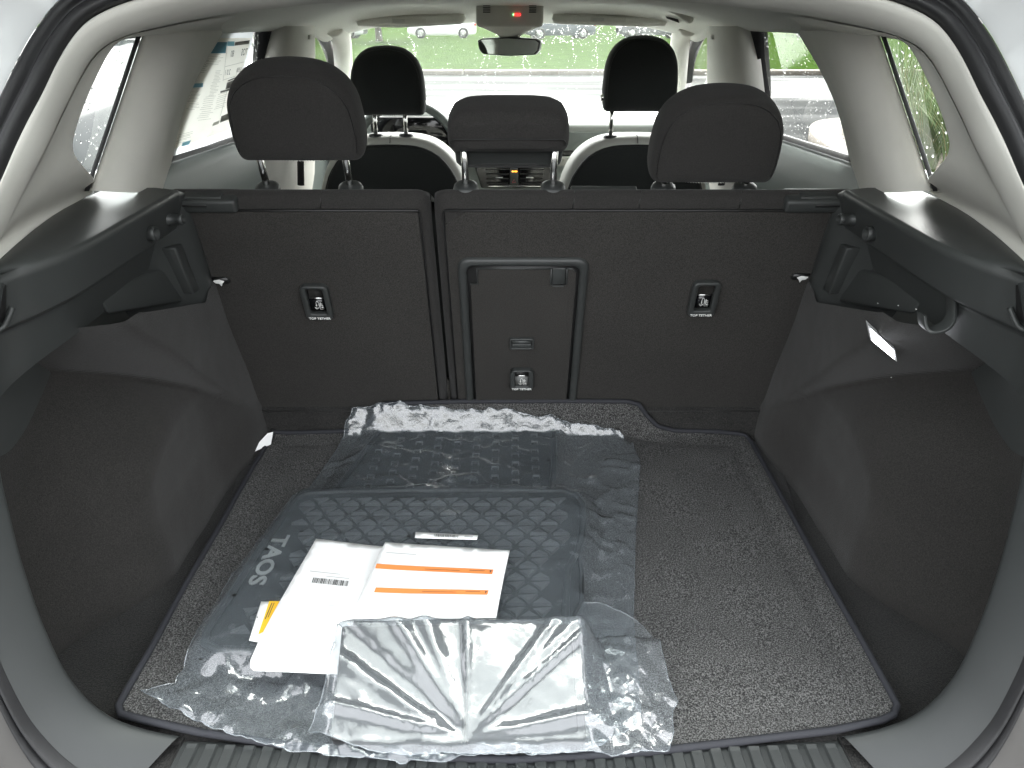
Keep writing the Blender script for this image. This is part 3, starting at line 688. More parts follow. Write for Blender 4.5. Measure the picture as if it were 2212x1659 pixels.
dpart(box('touch_screen', (-.005, 2.728, .445), (.25, .016, .135), M['blackgloss'], bevel=.008))
va, vb = oy(1030, 360, 2.70), oy(1192, 404, 2.70)
vent = dpart(plate('centre_vent', [(va.x - .01, va.z + .006), (vb.x + .01, va.z + .006), (vb.x - .012, vb.z - .004), (va.x + .014, vb.z - .004)], 2.705, 2.74, M['blackgloss'], bevel=.004))
for k in range(4):
    for sx_ in (-1, 1):
        t = (k + .6) / 4.4; zz = va.z + (vb.z - va.z) * t; xm = (va.x + vb.x) / 2
        dpart(box('vent_vane', (xm + sx_ * .062, 2.702, zz), (.088 - .012 * t, .006, .0035), M['black'], bevel=.001))
for sx_ in (-1, 1): dpart(box('vent_tab', ((va.x + vb.x) / 2 + sx_ * .055, 2.697, (va.z + vb.z) / 2 - .002), (.026, .004, .004), M['steel'], bevel=.001))
dpart(box('vent_trim', ((va.x + vb.x) / 2, 2.70, vb.z + .003), (.19, .006, .0035), M['chrome'], bevel=.001))
hz = dpart(box('hazard_switch', ((va.x + vb.x) / 2 - .002, 2.699, (va.z + vb.z) / 2), (.030, .006, .060), M['plastic'], bevel=.002))
for nm, dxx, dz, w, h, c in (('indicator', -.006, .020, .006, .004, (1, .45, .05)), ('indicator', .005, .020, .010, .004, (1, .35, .02))):
    dpart(box(nm, (hz.data.vertices[0].co.x + .0165 + dxx, 2.6955, (va.z + vb.z) / 2 + dz), (w, .001, h), pm('amber', (.6, .2, .02), .5, emit=(c, .6)), bevel=0))
xh, zh = (va.x + vb.x) / 2 - .002, (va.z + vb.z) / 2 - .014
dpart(tubes('hazard_triangle', [[(xh - .006, 2.695, zh - .005), (xh + .006, 2.695, zh - .005), (xh, 2.695, zh + .006), (xh - .006, 2.695, zh - .005)]], .0008, pm('red_print', (.5, .03, .05), .5), seg=5))
dpart(box('passenger_vent', (.60, 2.733, .45), (.10, .01, .05), M['black'], bevel=.006))
# floor and bulkheads that close the cabin
carpart(pydata('cabin_floor', [(-.8, 1.45, -.35), (.8, 1.45, -.35), (.8, 3.5, -.35), (-.8, 3.5, -.35)], [(0, 1, 2, 3)], M['felt']))
carpart(pydata('bulkhead', [(-.8, 2.85, -.35), (.8, 2.85, -.35), (.8, 2.85, .40), (-.8, 2.85, .40)], [(0, 1, 2, 3)], M['felt']))
carpart(pydata('underbody', [(-.85, .62, -.10), (.85, .62, -.10), (.85, 1.5, -.10), (-.85, 1.5, -.10)], [(0, 1, 2, 3)], M['black']))
for s in (-1, 1):
    sk = [[Vector((-.76, y, .60)) for y in (.86, 1.1, 1.5)], [Vector((-.84, y, .3)) for y in (.80, 1.1, 1.5)], [Vector((-.84, y, -.4)) for y in (.74, 1.1, 1.5)]]
    cloft('quarter_panel', [mir(r, s) for r in sk], M['paint'], solid=.01)
bonnet = cloft('bonnet', [[Vector((x, y, .50 - .06 * (x / .75) ** 2 - .10 * (max(0, y - 3.5) / 1.0) ** 2)) for x in np.linspace(-.80, .80, 13)] for y in (3.38, 3.6, 3.9, 4.2, 4.45)], M['paint'])

# ------------------------------------------------------------------ rear seats
TR = 19.5
def seat_local(px, py, n=0):                # photograph point -> (x, z) in the plane of the seat back
    rr = R(TR); t = math.tan(rr); d = ray(px, py); k = (1.49 - n / math.cos(rr) - CAM_H * t) / (d.y + d.z * t); p = CAMP + d * k
    return p.x, -math.sin(rr) * (p.y - 1.49) + math.cos(rr) * p.z
def head_outline(cx, z0, z1, w, top=.62, n=40):
    """rounded headrest: flat bottom with small corners, domed top"""
    P = []; h = z1 - z0
    prof = [(0, .90), (.03, .955), (.10, .985), (.25, 1.0), (.45, .985), (.6, .955), (.72, .90), (.82, .80), (.90, .66), (.96, .48), (.99, .28), (1.0, 0)]
    zs = [p[0] for p in prof]; ws = [p[1] for p in prof]
    for t in [0, .03, .07, .12, .2, .3, .4, .5, .6, .68, .75, .81, .86, .90, .935, .96, .98, .993]:
        P.append((cx + w / 2 * float(np.interp(t, zs, ws)), z0 + h * t))
    Q = [(2 * cx - x, z) for x, z in P[::-1]]
    return P + [(cx, z1)] + Q
def stitch(name, x0, x1, y, z, parent, n, r=.0009, sag=.0):
    paths = []
    for i in range(n):
        a = x0 + (x1 - x0) * i / n; b_ = a + (x1 - x0) / n * .72; u = (a + b_ - x0 - x1) / (x1 - x0)
        dz = sag * u * u
        paths.append([(a, y, z + dz + .0006), (b_, y, z + dz - .0006)])
    o = tubes(name, paths, r, M['thread'], parent, seg=4); o['kind'] = 'stuff'; return o
def anchor_icon(parent, cx, y, cz, k, mat):
    def pt(a, b): return (cx + a * k, y, cz + b * k)
    paths = [[pt(-.30 + .0, .45), pt(-.30, -.42)]]
    paths.append([pt(-.52, -.12), pt(-.47, -.32), pt(-.30, -.45), pt(-.13, -.32), pt(-.08, -.12)])
    paths.append([pt(-.40, .16), pt(-.20, .16)])
    paths.append([pt(-.30, .45), pt(-.26, .70), pt(-.14, .78), pt(-.02, .66), pt(.02, .50)])
    paths.append([pt(0.0, .62), pt(.10, -.45), pt(.55, -.45), pt(.55, -.22), pt(.30, -.20)])
    paths.append([pt(.12, .55), pt(.22, -.18), pt(.52, -.10)])
    paths.append([pt(.24, .60), pt(.30, .10), pt(.52, .12)])
    paths.append([pt(.30, .40), pt(.48, .34)])
    return tubes('tether_symbol', paths, k * .035, mat, parent, seg=4)
def tether(parent, cx, cz, w, h, label, recess_col):
    t = empty('tether_anchor', (cx, -.0105, cz), parent=parent); t['label'] = label
    oo = rrect(w, h, .012, 6, 0, 0); ii = rrect(w * .60, h * .74, .004, 6, 0, .004)
    plate('bezel', oo, -.012, .002, M['plastic'], t, hole=ii, bevel=.0025)
    plate('pocket_back', rrect(w * .62, h * .76, .004, 6, 0, .004), .0, .003, M['black'], t, bevel=0)
    fl = hexa('pocket_face', [Vector((-w * .29, -.0045, -.025 + .002)), Vector((w * .29, -.0045, -.023)), Vector((w * .29, -.0015, .004)), Vector((-w * .29, -.0015, .004))], [Vector((-w * .29, .005, -.023)), Vector((w * .29, .005, -.023)), Vector((w * .29, .005, .004)), Vector((-w * .29, .005, .004))], recess_col, t)
    tube('anchor_bar', [(-w * .3, -.003, .0075), (w * .3, -.003, .0075)], .0017, M['chrome'], t, seg=8)
    anchor_icon(t, 0.002, -.0055, -.011, .0155, M['white'])
    me = text_mesh('TOP TETHER', .0074, .0003, bold=.00012); o = link('lettering', me, t, M['white'])
    o.location = (0, -.0128, -h / 2 + .0055); o.rotation_euler = (R(90), 0, 0)
    return t
def rear_seat(name, label, x0, x1, px0, px1):
    t = empty(name, (0, 1.49, 0), (R(TR), 0, 0)); tag(t, label, 'car seat', 'rear seats')
    zt = .6225
    # cushion body, rounded
    prof = [(.12, .03), (-.006, .03), (-.006, .30), (-.006, .575), (-.0055, .588), (-.002, .600), (.005, .609), (.014, .6125), (.024, .608), (.04, .597), (.07, .578), (.10, .555), (.12, .5)]
    rows = []
    for x, e in ((x0, .024), (x0 + .002, .014), (x0 + .007, .006), (x0 + .014, .0015), (x0 + .022, 0), (x0 + .05, 0), ((x0 + x1) / 2, 0), (x1 - .05, 0), (x1 - .022, 0), (x1 - .014, .0015), (x1 - .007, .006), (x1 - .002, .014), (x1, .024)):
        rows.append([Vector((x, y + (e if y < .02 else 0), z - (e if z > .5 else 0))) for y, z in prof])
    body = loft('back_cushion', rows, M['cloth'], t)
    pan = plate('back_panel', resample([(px0, .045), (px1, .045), (px1, .578), (px1 - .004, .582), (px0 + .004, .582), (px0, .578)], 40), -.0105, -.001, M['felt_seat'], t, bevel=.003)
    seam = [( px0 - .001, -.0075, .05), (px0 - .001, -.0075, .582), (px0 + .002, -.0075, .5855), (px1 - .002, -.0075, .5855), (px1 + .001, -.0075, .582), (px1 + .001, -.0075, .05)]
    tube('piping', seam, .0022, M['black'], t, seg=6)
    return t
XS = -.1405
s40 = rear_seat('rear_seat', 'narrow left section of the rear seat back, one raised head restraint', -.62, XS - .003, -.618, XS - .022)
s60 = rear_seat('rear_seat', 'wide right section of the rear seat back with centre hatch', XS + .003, .62, XS + .022, .618)
def pad_seams(h, outl, y0, y1, n, r=.0009, p=3.6, stitch_r=.0009):
    P = resample(outl, 80); c = sum(P, Vector((0, 0))) / 80; ym, D = (y0 + y1) / 2, (y1 - y0) / 2
    def surf(q, k): return Vector((c.x + (q.x - c.x) * k, ym - D * (1 - k ** p) ** (1 / p) - .0002, c.y + (q.y - c.y) * k))
    zlo = min(q.y for q in P); zhi = max(q.y for q in P); wx = max(q.x for q in P) - c.x
    up_ = [surf(q, .905) for q in sorted([q for q in P if q.y > zlo + .06 * (zhi - zlo)], key=lambda q: math.atan2(q.x - c.x, q.y - c.y + .02))]
    tube('side_seam', up_, .0007, M['black'], h, seg=4)
    k = .955; zs = c.y + (zlo - c.y) * k; ys = ym - D * (1 - k ** p) ** (1 / p) - .0005
    paths = []
    for i in range(n):
        a = -1 + 2 * i / n; b_ = a + 1.4 / n
        paths.append([(c.x + a * wx * .86, ys + .006 * a * a, zs + .004 * a * a), (c.x + b_ * wx * .86, ys + .006 * b_ * b_, zs + .004 * b_ * b_ - .0008)])
    o = tubes('stitching', paths, stitch_r, M['thread'], h, seg=4); o['kind'] = 'stuff'
def posts(parent, xs, z0, z1, y=.058, collar=True):
    for x in xs:
        tube('post', [(x, y, z0 - .03), (x, y, z1)], .0062, M['chrome'], parent, seg=14)
        if collar:
            lathe('post_guide', [(.0, .0165), (.008, .0165), (.015, .0155), (.021, .012), (.0225, .006), (.0225, -.012)], M['plastic'], parent, loc=(x, y, z0), seg=20)
def headrest(parent, cx, z0, z1, w, px, zseat=.586, mat='cloth', lab=None, d=.095, y0=.004, st=40):
    h = empty('head_restraint', (0, 0, 0), parent=parent)
    if lab: h['label'] = lab
    cushion('pad', head_outline(cx, z0, z1, w), y0 - .006, y0 + d, M[mat], h)
    pad_seams(h, head_outline(cx, z0, z1, w), y0 - .006, y0 + d, st)
    posts(h, px, zseat, z0 + .03, y=y0 + d * .5)
    return h
headrest(s40, -.357, .664, .822, .222, (-.440, -.290), lab='raised head restraint')
headrest(s60, .3495, .622, .779, .222, (.275, .422), lab='lowered head restraint')
# centre head restraint: rounded top piece with a lower tray facing forward
hc = empty('head_restraint', parent=s60); hc['label'] = 'small centre head restraint'
pillow('pad', [(-.107, .710), (-.107, .694), (-.100, .682), (.092, .682), (.098, .694), (.098, .710), (.096, .730), (.086, .748), (.066, .757), (.036, .760), (-.045, .760), (-.075, .757), (-.095, .748), (-.105, .730)], .004, .085, .022, M['cloth'], hc, puff=.006, n=80, sub=1)
pillow('lower_pad', [(-.098, .690), (.090, .690), (.088, .650), (.078, .640), (-.086, .640), (-.096, .650)], .035, .09, .010, M['cloth_front'], hc, puff=.002)
tube('seam', smooth_path([(-.101, .007, .702), (-.094, .000, .714), (-.055, -.0035, .717), (.045, -.0035, .717), (.084, .000, .714), (.091, .007, .702)], 24), .0010, M['black'], hc, seg=5)
posts(hc, (-.080, .074), .600, .70, y=.03)
# seat latches at the outer ends
for t, s in ((s40, -1), (s60, 1)):
    a = .478; b_ = .60
    lt = box('latch_housing', (s * (a + b_) / 2, .006, .5965), (b_ - a, .046, .025), M['plastic'], t, bevel=.006, seg=3)
    o = box('release_lever', (s * (a + .06), .004, .608), (.070, .024, .007), M['plastic'], bevel=.008, seg=3); o.parent = lt
    o = box('finger_slot', (s * (a + .075), -.0168, .600), (.05, .003, .005), M['black'], bevel=.003); o.parent = lt
# tether anchors
c1 = seat_local(688, 641); tether(s40, c1[0], c1[1], .054, .084, 'black plastic child seat tether point', M['blackgloss'])
c2 = seat_local(1517, 634); tether(s60, c2[0], c2[1], .054, .084, 'black plastic child seat tether point right of the hatch', M['blackgloss'])
# centre hatch: frame, panel with two notches, catch, third tether
xa, xb = -.101, .1465; zt_, zb_ = seat_local(1130, 548)[1], .050
fw = .0185
pts = []
rad = .024
def arch(o):   # U-shaped frame, open at the bottom
    P = [(xa + o, zb_)]
    for i in range(9):
        a = R(180 - 90 * i / 8); P.append((xa + rad + (rad - o * .6) * math.cos(a) , zt_ - rad + (rad - o * .6) * math.sin(a)) if False else (xa + o + (rad - o * .5) * (1 + math.cos(a)), zt_ - o - (rad - o * .5) * (1 - math.sin(a))))
    for i in range(9):
        a = R(90 - 90 * i / 8); P.append((xb - o - (rad - o * .5) * (1 - math.cos(a)), zt_ - o - (rad - o * .5) * (1 - math.sin(a))))
    P.append((xb - o, zb_)); return P
rows = []
for o_, y in ((0, -.008), (.0015, -.015), (.005, -.0185), (.013, -.0185), (.0175, -.015), (.0185, -.006)):
    rows.append([Vector((x, y, z)) for x, z in arch(o_)])
hatch = empty('centre_hatch', parent=s60); hatch['label'] = 'fold-down centre hatch'
loft('frame', rows, M['plastic'], hatch)
plate('gap', [(xa + .017, zb_), (xb - .017, zb_), (xb - .017, zt_ - .018), (xa + .017, zt_ - .018)], -.0125, -.009, M['black'], hatch, bevel=0)
pa, pb = xa + .0235, xb - .0235; ptp = zt_ - .022; nz = .036
outl = [(pa, zb_ + .002), (pb, zb_ + .002), (pb, ptp - .008), (pb - .008, ptp), (.105, ptp), (.105, ptp - nz), (.099, ptp - nz - .005), (.081, ptp - nz - .005), (.075, ptp - nz), (.075, ptp), (pa + .014, ptp), (pa + .014, ptp - nz), (pa, ptp - nz)]
plate('hatch_panel', outl, -.0165, -.0127, M['felt_seat'], hatch, bevel=.0015)
box('notch_cup', (.090, -.0128, ptp - nz * .5 - .002), (.026, .004, nz + .002), M['plastic'], hatch, bevel=.002)
for rr_ in ([(.105, -.0168, ptp), (.105, -.0168, ptp - nz), (.099, -.0168, ptp - nz - .005), (.081, -.0168, ptp - nz - .005), (.075, -.0168, ptp - nz), (.075, -.0168, ptp)], [(pa + .014, -.0168, ptp), (pa + .014, -.0168, ptp - nz), (pa, -.0168, ptp - nz)], [(pa + .014, -.0168, ptp), (.075, -.0168, ptp)], [(.105, -.0168, ptp), (pb - .008, -.0168, ptp), (pb, -.0168, ptp - .008)]):
    tube('panel_edge', rr_, .0017, M['plastic'], hatch, seg=6)
c3 = seat_local(1127, 741, .017); kt = empty('catch', (c3[0], -.0165, c3[1]), parent=s60)
plate('catch_bezel', rrect(.050, .030, .005), -.006, .003, M['plastic'], kt, hole=rrect(.041, .0215, .003), bevel=.0015)
box('catch_lever', (0, -.003, -.005), (.040, .005, .011), M['plastic'], kt, bevel=.002)
tube('catch_roll', [(-.0195, -.002, .005), (.0195, -.002, .005)], .0048, M['plastic'], kt, seg=10)
c4 = seat_local(1127, 815, .017); tt = tether(s60, c4[0], c4[1], .050, .060, 'tether point on the centre hatch', pm('grey_pocket', (.16, .165, .16), .4)); tt.location.y = -.0165
# belt guide on top of the wide section
box('belt_guide', (.165, .032, .6025), (.118, .020, .005), M['plastic'], s60, bevel=.003)
for x in (.225,): tube('seam', [(x, -.006, .588), (x, -.002, .601), (x + .004, .012, .6125), (x + .004, .05, .5905)], .0009, M['black'], s60, seg=5)
for t, x in ((s40, -.335), (s60, .40), (s60, .108)): tube('seam', [(x, -.0062, .588), (x + .002, -.002, .601), (x + .003, .012, .6125), (x + .003, .05, .5905)], .0009, M['black'], t, seg=5)
# torn white clips at the outer edges of the seat backs
def clip(parent, x, z, s):
    P = [(0, .006), (.012 * s, .008), (.020 * s, .004), (.016 * s, 0), (.013 * s, -.006), (.010 * s, 0), (.004 * s, .001)]
    plate('white_clip', [(x + a, z + b) for a, b in P], -.019, -.0155, M['white'], parent, bevel=.0004)
    plate('clip_slot', [(x - .004 * s, z + .010), (x + .026 * s, z + .010), (x + .030 * s, z + .001), (x + .024 * s, z - .003), (x, z - .002)], -.0145, -.009, M['black'], parent, bevel=0)
q = seat_local(468, 600); clip(s40, q[0], q[1], 1)
q = seat_local(1738, 592); clip(s60, q[0], q[1], -1)

# ------------------------------------------------------------------ front seats and steering wheel
def front_seat(cx, label, z0, z1, postx):
    t = empty('front_seat', (cx, 2.22, -.30)); tag(t, label, 'car seat', 'front seats'); zo = .30
    hw = [(0, .548), (.05, .547), (.09, .543), (.125, .531), (.155, .513), (.18, .488), (.20, .456), (.217, .41), (.23, .35), (.24, .25), (.245, 0), (.24, -.2)]
    outl = [(a, b + zo) for a, b in hw] + [(-a, b + zo) for a, b in hw[:0:-1]]
    pillow('back_shell', outl, -.02, .12, .03, M['leather'], t, puff=0, n=90, sub=1)
    inn = [(a * .93, b + zo - .022) for a, b in hw] + [(-a * .93, b + zo - .022) for a, b in hw[:0:-1]]
    pillow('back_panel', inn, -.030, .02, .010, M['cloth_front'], t, puff=.006, n=90)
    tube('piping', [Vector((x, -.028, z)) for x, z in resample(inn, 90)], .0018, M['black'], t, seg=5, closed=True)
    for sx_ in (-1,): tube('seam', [(.0 * sx_, -.021, .530 + zo), (0, -.006, .547 + zo), (0, .04, .549 + zo)], .0012, M['black'], t, seg=5)
    pillow('seat_base', [(-.25, -.02), (.25, -.02), (.25, .12), (-.25, .12)], -.02, .5, .03, M['cloth_front'], t, puff=0)
    h = empty('head_restraint', parent=t)
    cushion('pad', head_outline(0, z0 + zo, z1 + zo, .212), -.03, .075, M['cloth_front'], h)
    pad_seams(h, head_outline(0, z0 + zo, z1 + zo, .212), -.03, .075, 30)
    for x in postx:
        tube('post', [(x, .02, .53 + zo), (x, .02, z0 + zo + .03)], .0062, M['chrome'], h, seg=12)
        lathe('post_guide', [(.001, .006), (.018, .005), (.021, .001), (.021, -.01)], M['black'], h, loc=(x, .02, .553 + zo - .01 * abs(x) / .07), seg=18)
    return t, h
d1, hh = front_seat(-.350, 'driver seat with black back panel, behind the steering wheel', .602, .786, (-.045, .043))
d2, hh2 = front_seat(.366, 'passenger seat with black back panel and badge on its head restraint', .612, .812, (-.075, .07))
lathe('badge', [(.0005, -.004), (.006, -.004), (.007, -.0055), (.0095, -.0055), (.0105, -.003), (.0105, .004)], M['chrome'], hh2, axis='X', loc=(-.105, .012, .95), seg=20)
sw = empty('steering_wheel', (-.36, 2.60, .43), (R(-24), 0, 0)); tag(sw, 'grey leather steering wheel behind the driver seat', 'steering wheel')
ring = [Vector((.178 * math.cos(a), 0, .178 * math.sin(a))) for a in np.linspace(0, 2 * math.pi, 49)[:-1]]
tube('rim', ring, .016, pm('wheel_leather', (.06, .07, .068), .45), sw, seg=12, closed=True)
pillow('hub', [(-.07, -.06), (.07, -.06), (.08, 0), (.06, .055), (-.06, .055), (-.08, 0)], -.04, .02, .015, M['black'], sw)
for a in (0, 180, 270): tube('spoke', [(.06 * math.cos(R(a)), -.01, .06 * math.sin(R(a))), (.17 * math.cos(R(a)), 0, .17 * math.sin(R(a)))], .014, M['black'], sw, seg=8)
pillow('button_pad', [(.075, -.03), (.14, -.02), (.14, .022), (.078, .03)], -.045, -.012, .004, M['steel'], sw, puff=0)

# ------------------------------------------------------------------ cargo mat
def edge_dist(X, Y, poly):
    P = np.array(poly); d2 = np.full(X.shape, 1e9)
    for i in range(len(P)):
        a, b_ = P[i], P[(i + 1) % len(P)]; ab = b_ - a; t = np.clip(((X - a[0]) * ab[0] + (Y - a[1]) * ab[1]) / max(1e-12, ab @ ab), 0, 1)
        d2 = np.minimum(d2, (X - a[0] - t * ab[0]) ** 2 + (Y - a[1] - t * ab[1]) ** 2)
    return np.sqrt(d2)
MATZ = .006
def px_poly(P, z): return [(oz(a, b, z).x, oz(a, b, z).y) for a, b in P]
left_e = px_poly([(300, 1553), (262, 1543), (256, 1525), (275, 1490), (330, 1395), (400, 1265), (470, 1145), (540, 1020), (583, 950), (592, 938)], MATZ)
right_e = px_poly([(1612, 942), (1625, 958), (1700, 1095), (1790, 1260), (1870, 1400), (1922, 1495), (1938, 1525), (1930, 1545), (1905, 1556)], MATZ)
BEND = 1.43
def bent(x, l):
    if l <= BEND: return (x, l, MATZ)
    e = l - BEND; k = min(e, .02) / .02
    return (x, BEND + e * (1 - .86 * k), MATZ + .004 + e * .97 * k)
far_e = [(-.50, 1.435), (-.36, 1.44), (-.325, 1.452), (-.30, 1.485), (-.28, 1.505), (-.10, 1.510), (.10, 1.511), (.26, 1.510), (.285, 1.503), (.305, 1.475), (.33, 1.450), (.37, 1.441), (.47, 1.438)]
near_e = px_poly([(1800, 1578), (1600, 1602), (1400, 1625), (1104, 1642), (800, 1632), (600, 1608), (430, 1582)], MATZ)
mat_poly = left_e + far_e + right_e + near_e
cmat = empty('cargo_mat', (0, 1.05, 0)); tag(cmat, 'speckled grey carpet mat covering the cargo floor', 'floor mat')
def hang(o, root):                       # parent a part modelled in world metres
    o.parent = root; o.matrix_parent_inverse = Matrix.Translation(root.location).inverted(); return o
V2, F2, nb = filled(mat_poly, .011, .25); ed0 = edge_dist(V2[:, 0], V2[:, 1], mat_poly)
def pile(x, y): return .0015 * mnoise.noise(Vector((x * 9, y * 9, 0))) + .0008 * mnoise.noise(Vector((x * 40, y * 40, 3)))
V3 = []
for (x, y), e_ in zip(V2, ed0):
    p = bent(x, y); V3.append((p[0], p[1], p[2] + pile(x, y) - .004 * math.exp(-((e_ - .042) / .011) ** 2)))
o = hang(pydata('pile', V3, F2, M['matpile'], solid=.007, off=-1, up=True), cmat)
edge = [Vector(bent(x, y)) + Vector((0, 0, .0005)) for x, y in densify(mat_poly, .015)]
hang(tube('bound_edge', edge, .0052, M['binding'], seg=8, closed=True), cmat)
# paper tag tucked at the left edge of the mat
tp = oz(575, 960, .01)
tg_ = pydata('paper_tag', [oz(551, 975, .008), oz(585, 960, .010), oz(590, 933, .028), oz(578, 936, .030), oz(560, 955, .020)], [(0, 1, 2, 4), (4, 2, 3)], M['paper'], smooth=False, solid=.0006)
tag(tg_, 'crumpled white paper tag at the left rear corner of the cargo mat', 'tag')

# ------------------------------------------------------------------ rubber floor mats
def inset_ok(poly, x, y, d):
    return all(inside(poly, x + a, y + b) for a, b in ((d, 0), (-d, 0), (0, d), (0, -d), (0, 0)))
def mat_body(name, poly, z, th, root, rim=.006):
    V2, F2, nb = filled(poly, .02, .15); V = []
    P = np.array(densify(poly, .01))
    for i, (x, y) in enumerate(V2):
        V.append((x, y, z))
    o = hang(pydata(name, V, F2, M['matrubber'], solid=th, off=-1, up=True), root)
    hang(tube('raised_rim', [Vector((x, y, z + .001)) for x, y in densify(poly, .012)], rim, M['matrubber'], seg=8, closed=True), root)
    return o
def wpoly(P, z):
    return px_poly(P, z)
zr, zf = .018, .032
rearP = wpoly([(690, 1120), (728, 1058), (762, 1012), (795, 965), (822, 932), (845, 912), (875, 904), (1000, 902), (1165, 900), (1188, 908), (1196, 930), (1197, 1000), (1192, 1060), (1190, 1120)], zr)
rm = empty('rubber_mat', (sum(p[0] for p in rearP) / len(rearP), sum(p[1] for p in rearP) / len(rearP), .007)); tag(rm, 'smaller black rubber mat with small square tabs, inside the clear bag', 'floor mat', 'rubber floor mats')
mat_body('mat_sheet', rearP, zr, .008, rm)
tabs = []
xs_ = [p[0] for p in rearP]; ys_ = [p[1] for p in rearP]
for i in range(10):
    for j in range(12):
        x = min(xs_) + .03 + i * .042; y = min(ys_) + .02 + j * .033 + (.016 if i % 2 else 0)
        if inset_ok(rearP, x, y, .028):
            tabs += [((x, y + .005, zr + .0015), (.015, .003, .006)), ((x - .007, y, zr + .001), (.002, .010, .004)), ((x + .007, y, zr + .001), (.002, .010, .004))]
o = hang(multibox('tab_pattern', tabs, pm('tab_rubber', (.055, .060, .062), .4), bevel=.0008), rm); o['kind'] = 'stuff'
frontP = wpoly([(668, 1066), (800, 1062), (1000, 1060), (1215, 1062), (1245, 1070), (1258, 1092), (1258, 1150), (1248, 1190), (1226, 1232), (1222, 1300), (1226, 1425), (1100, 1440), (800, 1425), (600, 1410), (470, 1404), (442, 1390), (448, 1362), (500, 1285), (560, 1190), (620, 1105), (640, 1076)], zf)
fm = empty('rubber_mat', (sum(p[0] for p in frontP) / len(frontP), sum(p[1] for p in frontP) / len(frontP), .018)); tag(fm, 'larger black rubber mat with triangle tread and raised grey lettering, inside the clear bag', 'floor mat', 'rubber floor mats')
under = wpoly([(690, 1075), (1215, 1070), (1250, 1200), (1256, 1240), (1256, 1300), (1240, 1330), (1235, 1425), (800, 1425), (500, 1400), (470, 1385)], .02)
um = empty('rubber_mat', (sum(p[0] for p in under) / len(under), sum(p[1] for p in under) / len(under), .007)); tag(um, 'black rubber mat lying hidden under the lettered mat, one edge showing', 'floor mat', 'rubber floor mats')
mat_body('mat_sheet', under, .020, .010, um, .004)
mat_body('mat_sheet', frontP, zf, .009, fm)
cw, ch = .041, .029; V, Fc = [], []
xs_ = [p[0] for p in frontP]; ys_ = [p[1] for p in frontP]
ta, tb = oz(604, 1160, zf), oz(545, 1268, zf)
def near_word(x, y):
    # the plain strip that carries the lettering
    d = (tb - ta); t = ((x - ta.x) * d.x + (y - ta.y) * d.y) / d.length_squared
    q = ta + d * min(1.15, max(-.15, t)); return -.2 < t < 1.2 and math.hypot(x - q.x, y - q.y) < .028
for j in range(18):
    for i in range(17):
        x0 = min(xs_) + i * cw + (cw / 2 if j % 2 else 0) - .01; y0 = min(ys_) + j * ch
        for up in (0, 1):
            tri = [(x0 + .002, y0 + .002), (x0 + cw - .002, y0 + .002), (x0 + cw / 2, y0 + ch - .003)] if up else [(x0 + cw / 2 + .002, y0 + ch - .001), (x0 + cw * 1.5 - .002, y0 + ch - .001), (x0 + cw, y0 + .004)]
            cxx = sum(p[0] for p in tri) / 3; cyy = sum(p[1] for p in tri) / 3
            if not all(inset_ok(frontP, p[0], p[1], .012) for p in tri) or any(near_word(*p) for p in tri): continue
            tri = [(cxx + (p[0] - cxx) * .84, cyy + (p[1] - cyy) * .84) for p in tri]
            b0 = len(V); hs_ = (.0065, .0065, .0010) if up else (.0016, .0045, .0072)
            V += [(p[0], p[1], zf - .001) for p in tri]; V += [(cxx + (p[0] - cxx) * .88, cyy + (p[1] - cyy) * .88, zf + h) for p, h in zip(tri, hs_)]
            Fc += [(b0 + 3, b0 + 4, b0 + 5), (b0, b0 + 1, b0 + 4, b0 + 3), (b0 + 1, b0 + 2, b0 + 5, b0 + 4), (b0 + 2, b0, b0 + 3, b0 + 5)]
o = hang(pydata('triangle_tread', V, Fc, pm('tread_rubber', (.085, .090, .092), .42), smooth=False), fm); o['kind'] = 'stuff'
me = text_mesh('TAOS', .062, .0012, 'CENTER', bold=.0012)
o = link('lettering', me, None, M['taos'])
xd = (tb - ta).normalized(); zd = Vector((0, 0, 1)); yd = zd.cross(xd)
mtx = Matrix((xd, yd, zd)).transposed().to_4x4(); L = (tb - ta).length
wtxt = max(v.co.x for v in me.vertices) - min(v.co.x for v in me.vertices)
mtx = Matrix.Translation(ta.lerp(tb, .5) + Vector((.004, 0, .004))) @ mtx @ Matrix.Diagonal((L * 1.0 / wtxt, .62, 1, 1))
me.transform(mtx); hang(o, fm)

# ------------------------------------------------------------------ clear plastic film
def crease(X, Y, seed, f, n, p=3):
    rs = np.random.RandomState(seed); w = np.zeros_like(X)
    for i in range(n):
        a = rs.uniform(0, math.pi); ph, ph2, ph3 = rs.uniform(0, 6.28, 3); ff = f * rs.uniform(.5, 1.6)
        u = X * math.cos(a) + Y * math.sin(a); v = -X * math.sin(a) + Y * math.cos(a)
        u = u + .35 / ff * np.sin(v * ff * 1.7 + ph2) + .2 / ff * np.sin(v * ff * 4.1 + ph3)
        m_ = np.clip(.5 + .8 * np.sin(v * ff * .9 + ph3) * np.sin(u * ff * .7 + ph2), 0, 1)
        w += (1 - np.abs(np.sin(u * ff + ph))) ** p * m_ * rs.uniform(.4, 1)
    return w / n
def plateau(X, Y, poly, h, soft):
    """height h inside poly, falling to 0 over soft metres outside"""
    P = np.array(poly); n = len(P); d2 = np.full(X.shape, 1e9)
    for i in range(n):
        a, b_ = P[i], P[(i + 1) % n]; ab = b_ - a; t = np.clip(((X - a[0]) * ab[0] + (Y - a[1]) * ab[1]) / (ab @ ab), 0, 1)
        d2 = np.minimum(d2, (X - a[0] - t * ab[0]) ** 2 + (Y - a[1] - t * ab[1]) ** 2)
    d = np.sqrt(d2); ins = np.array([inside(poly, x, y) for x, y in zip(X, Y)])
    return np.where(ins, h, h * (1 - sstep(0, soft, d)))
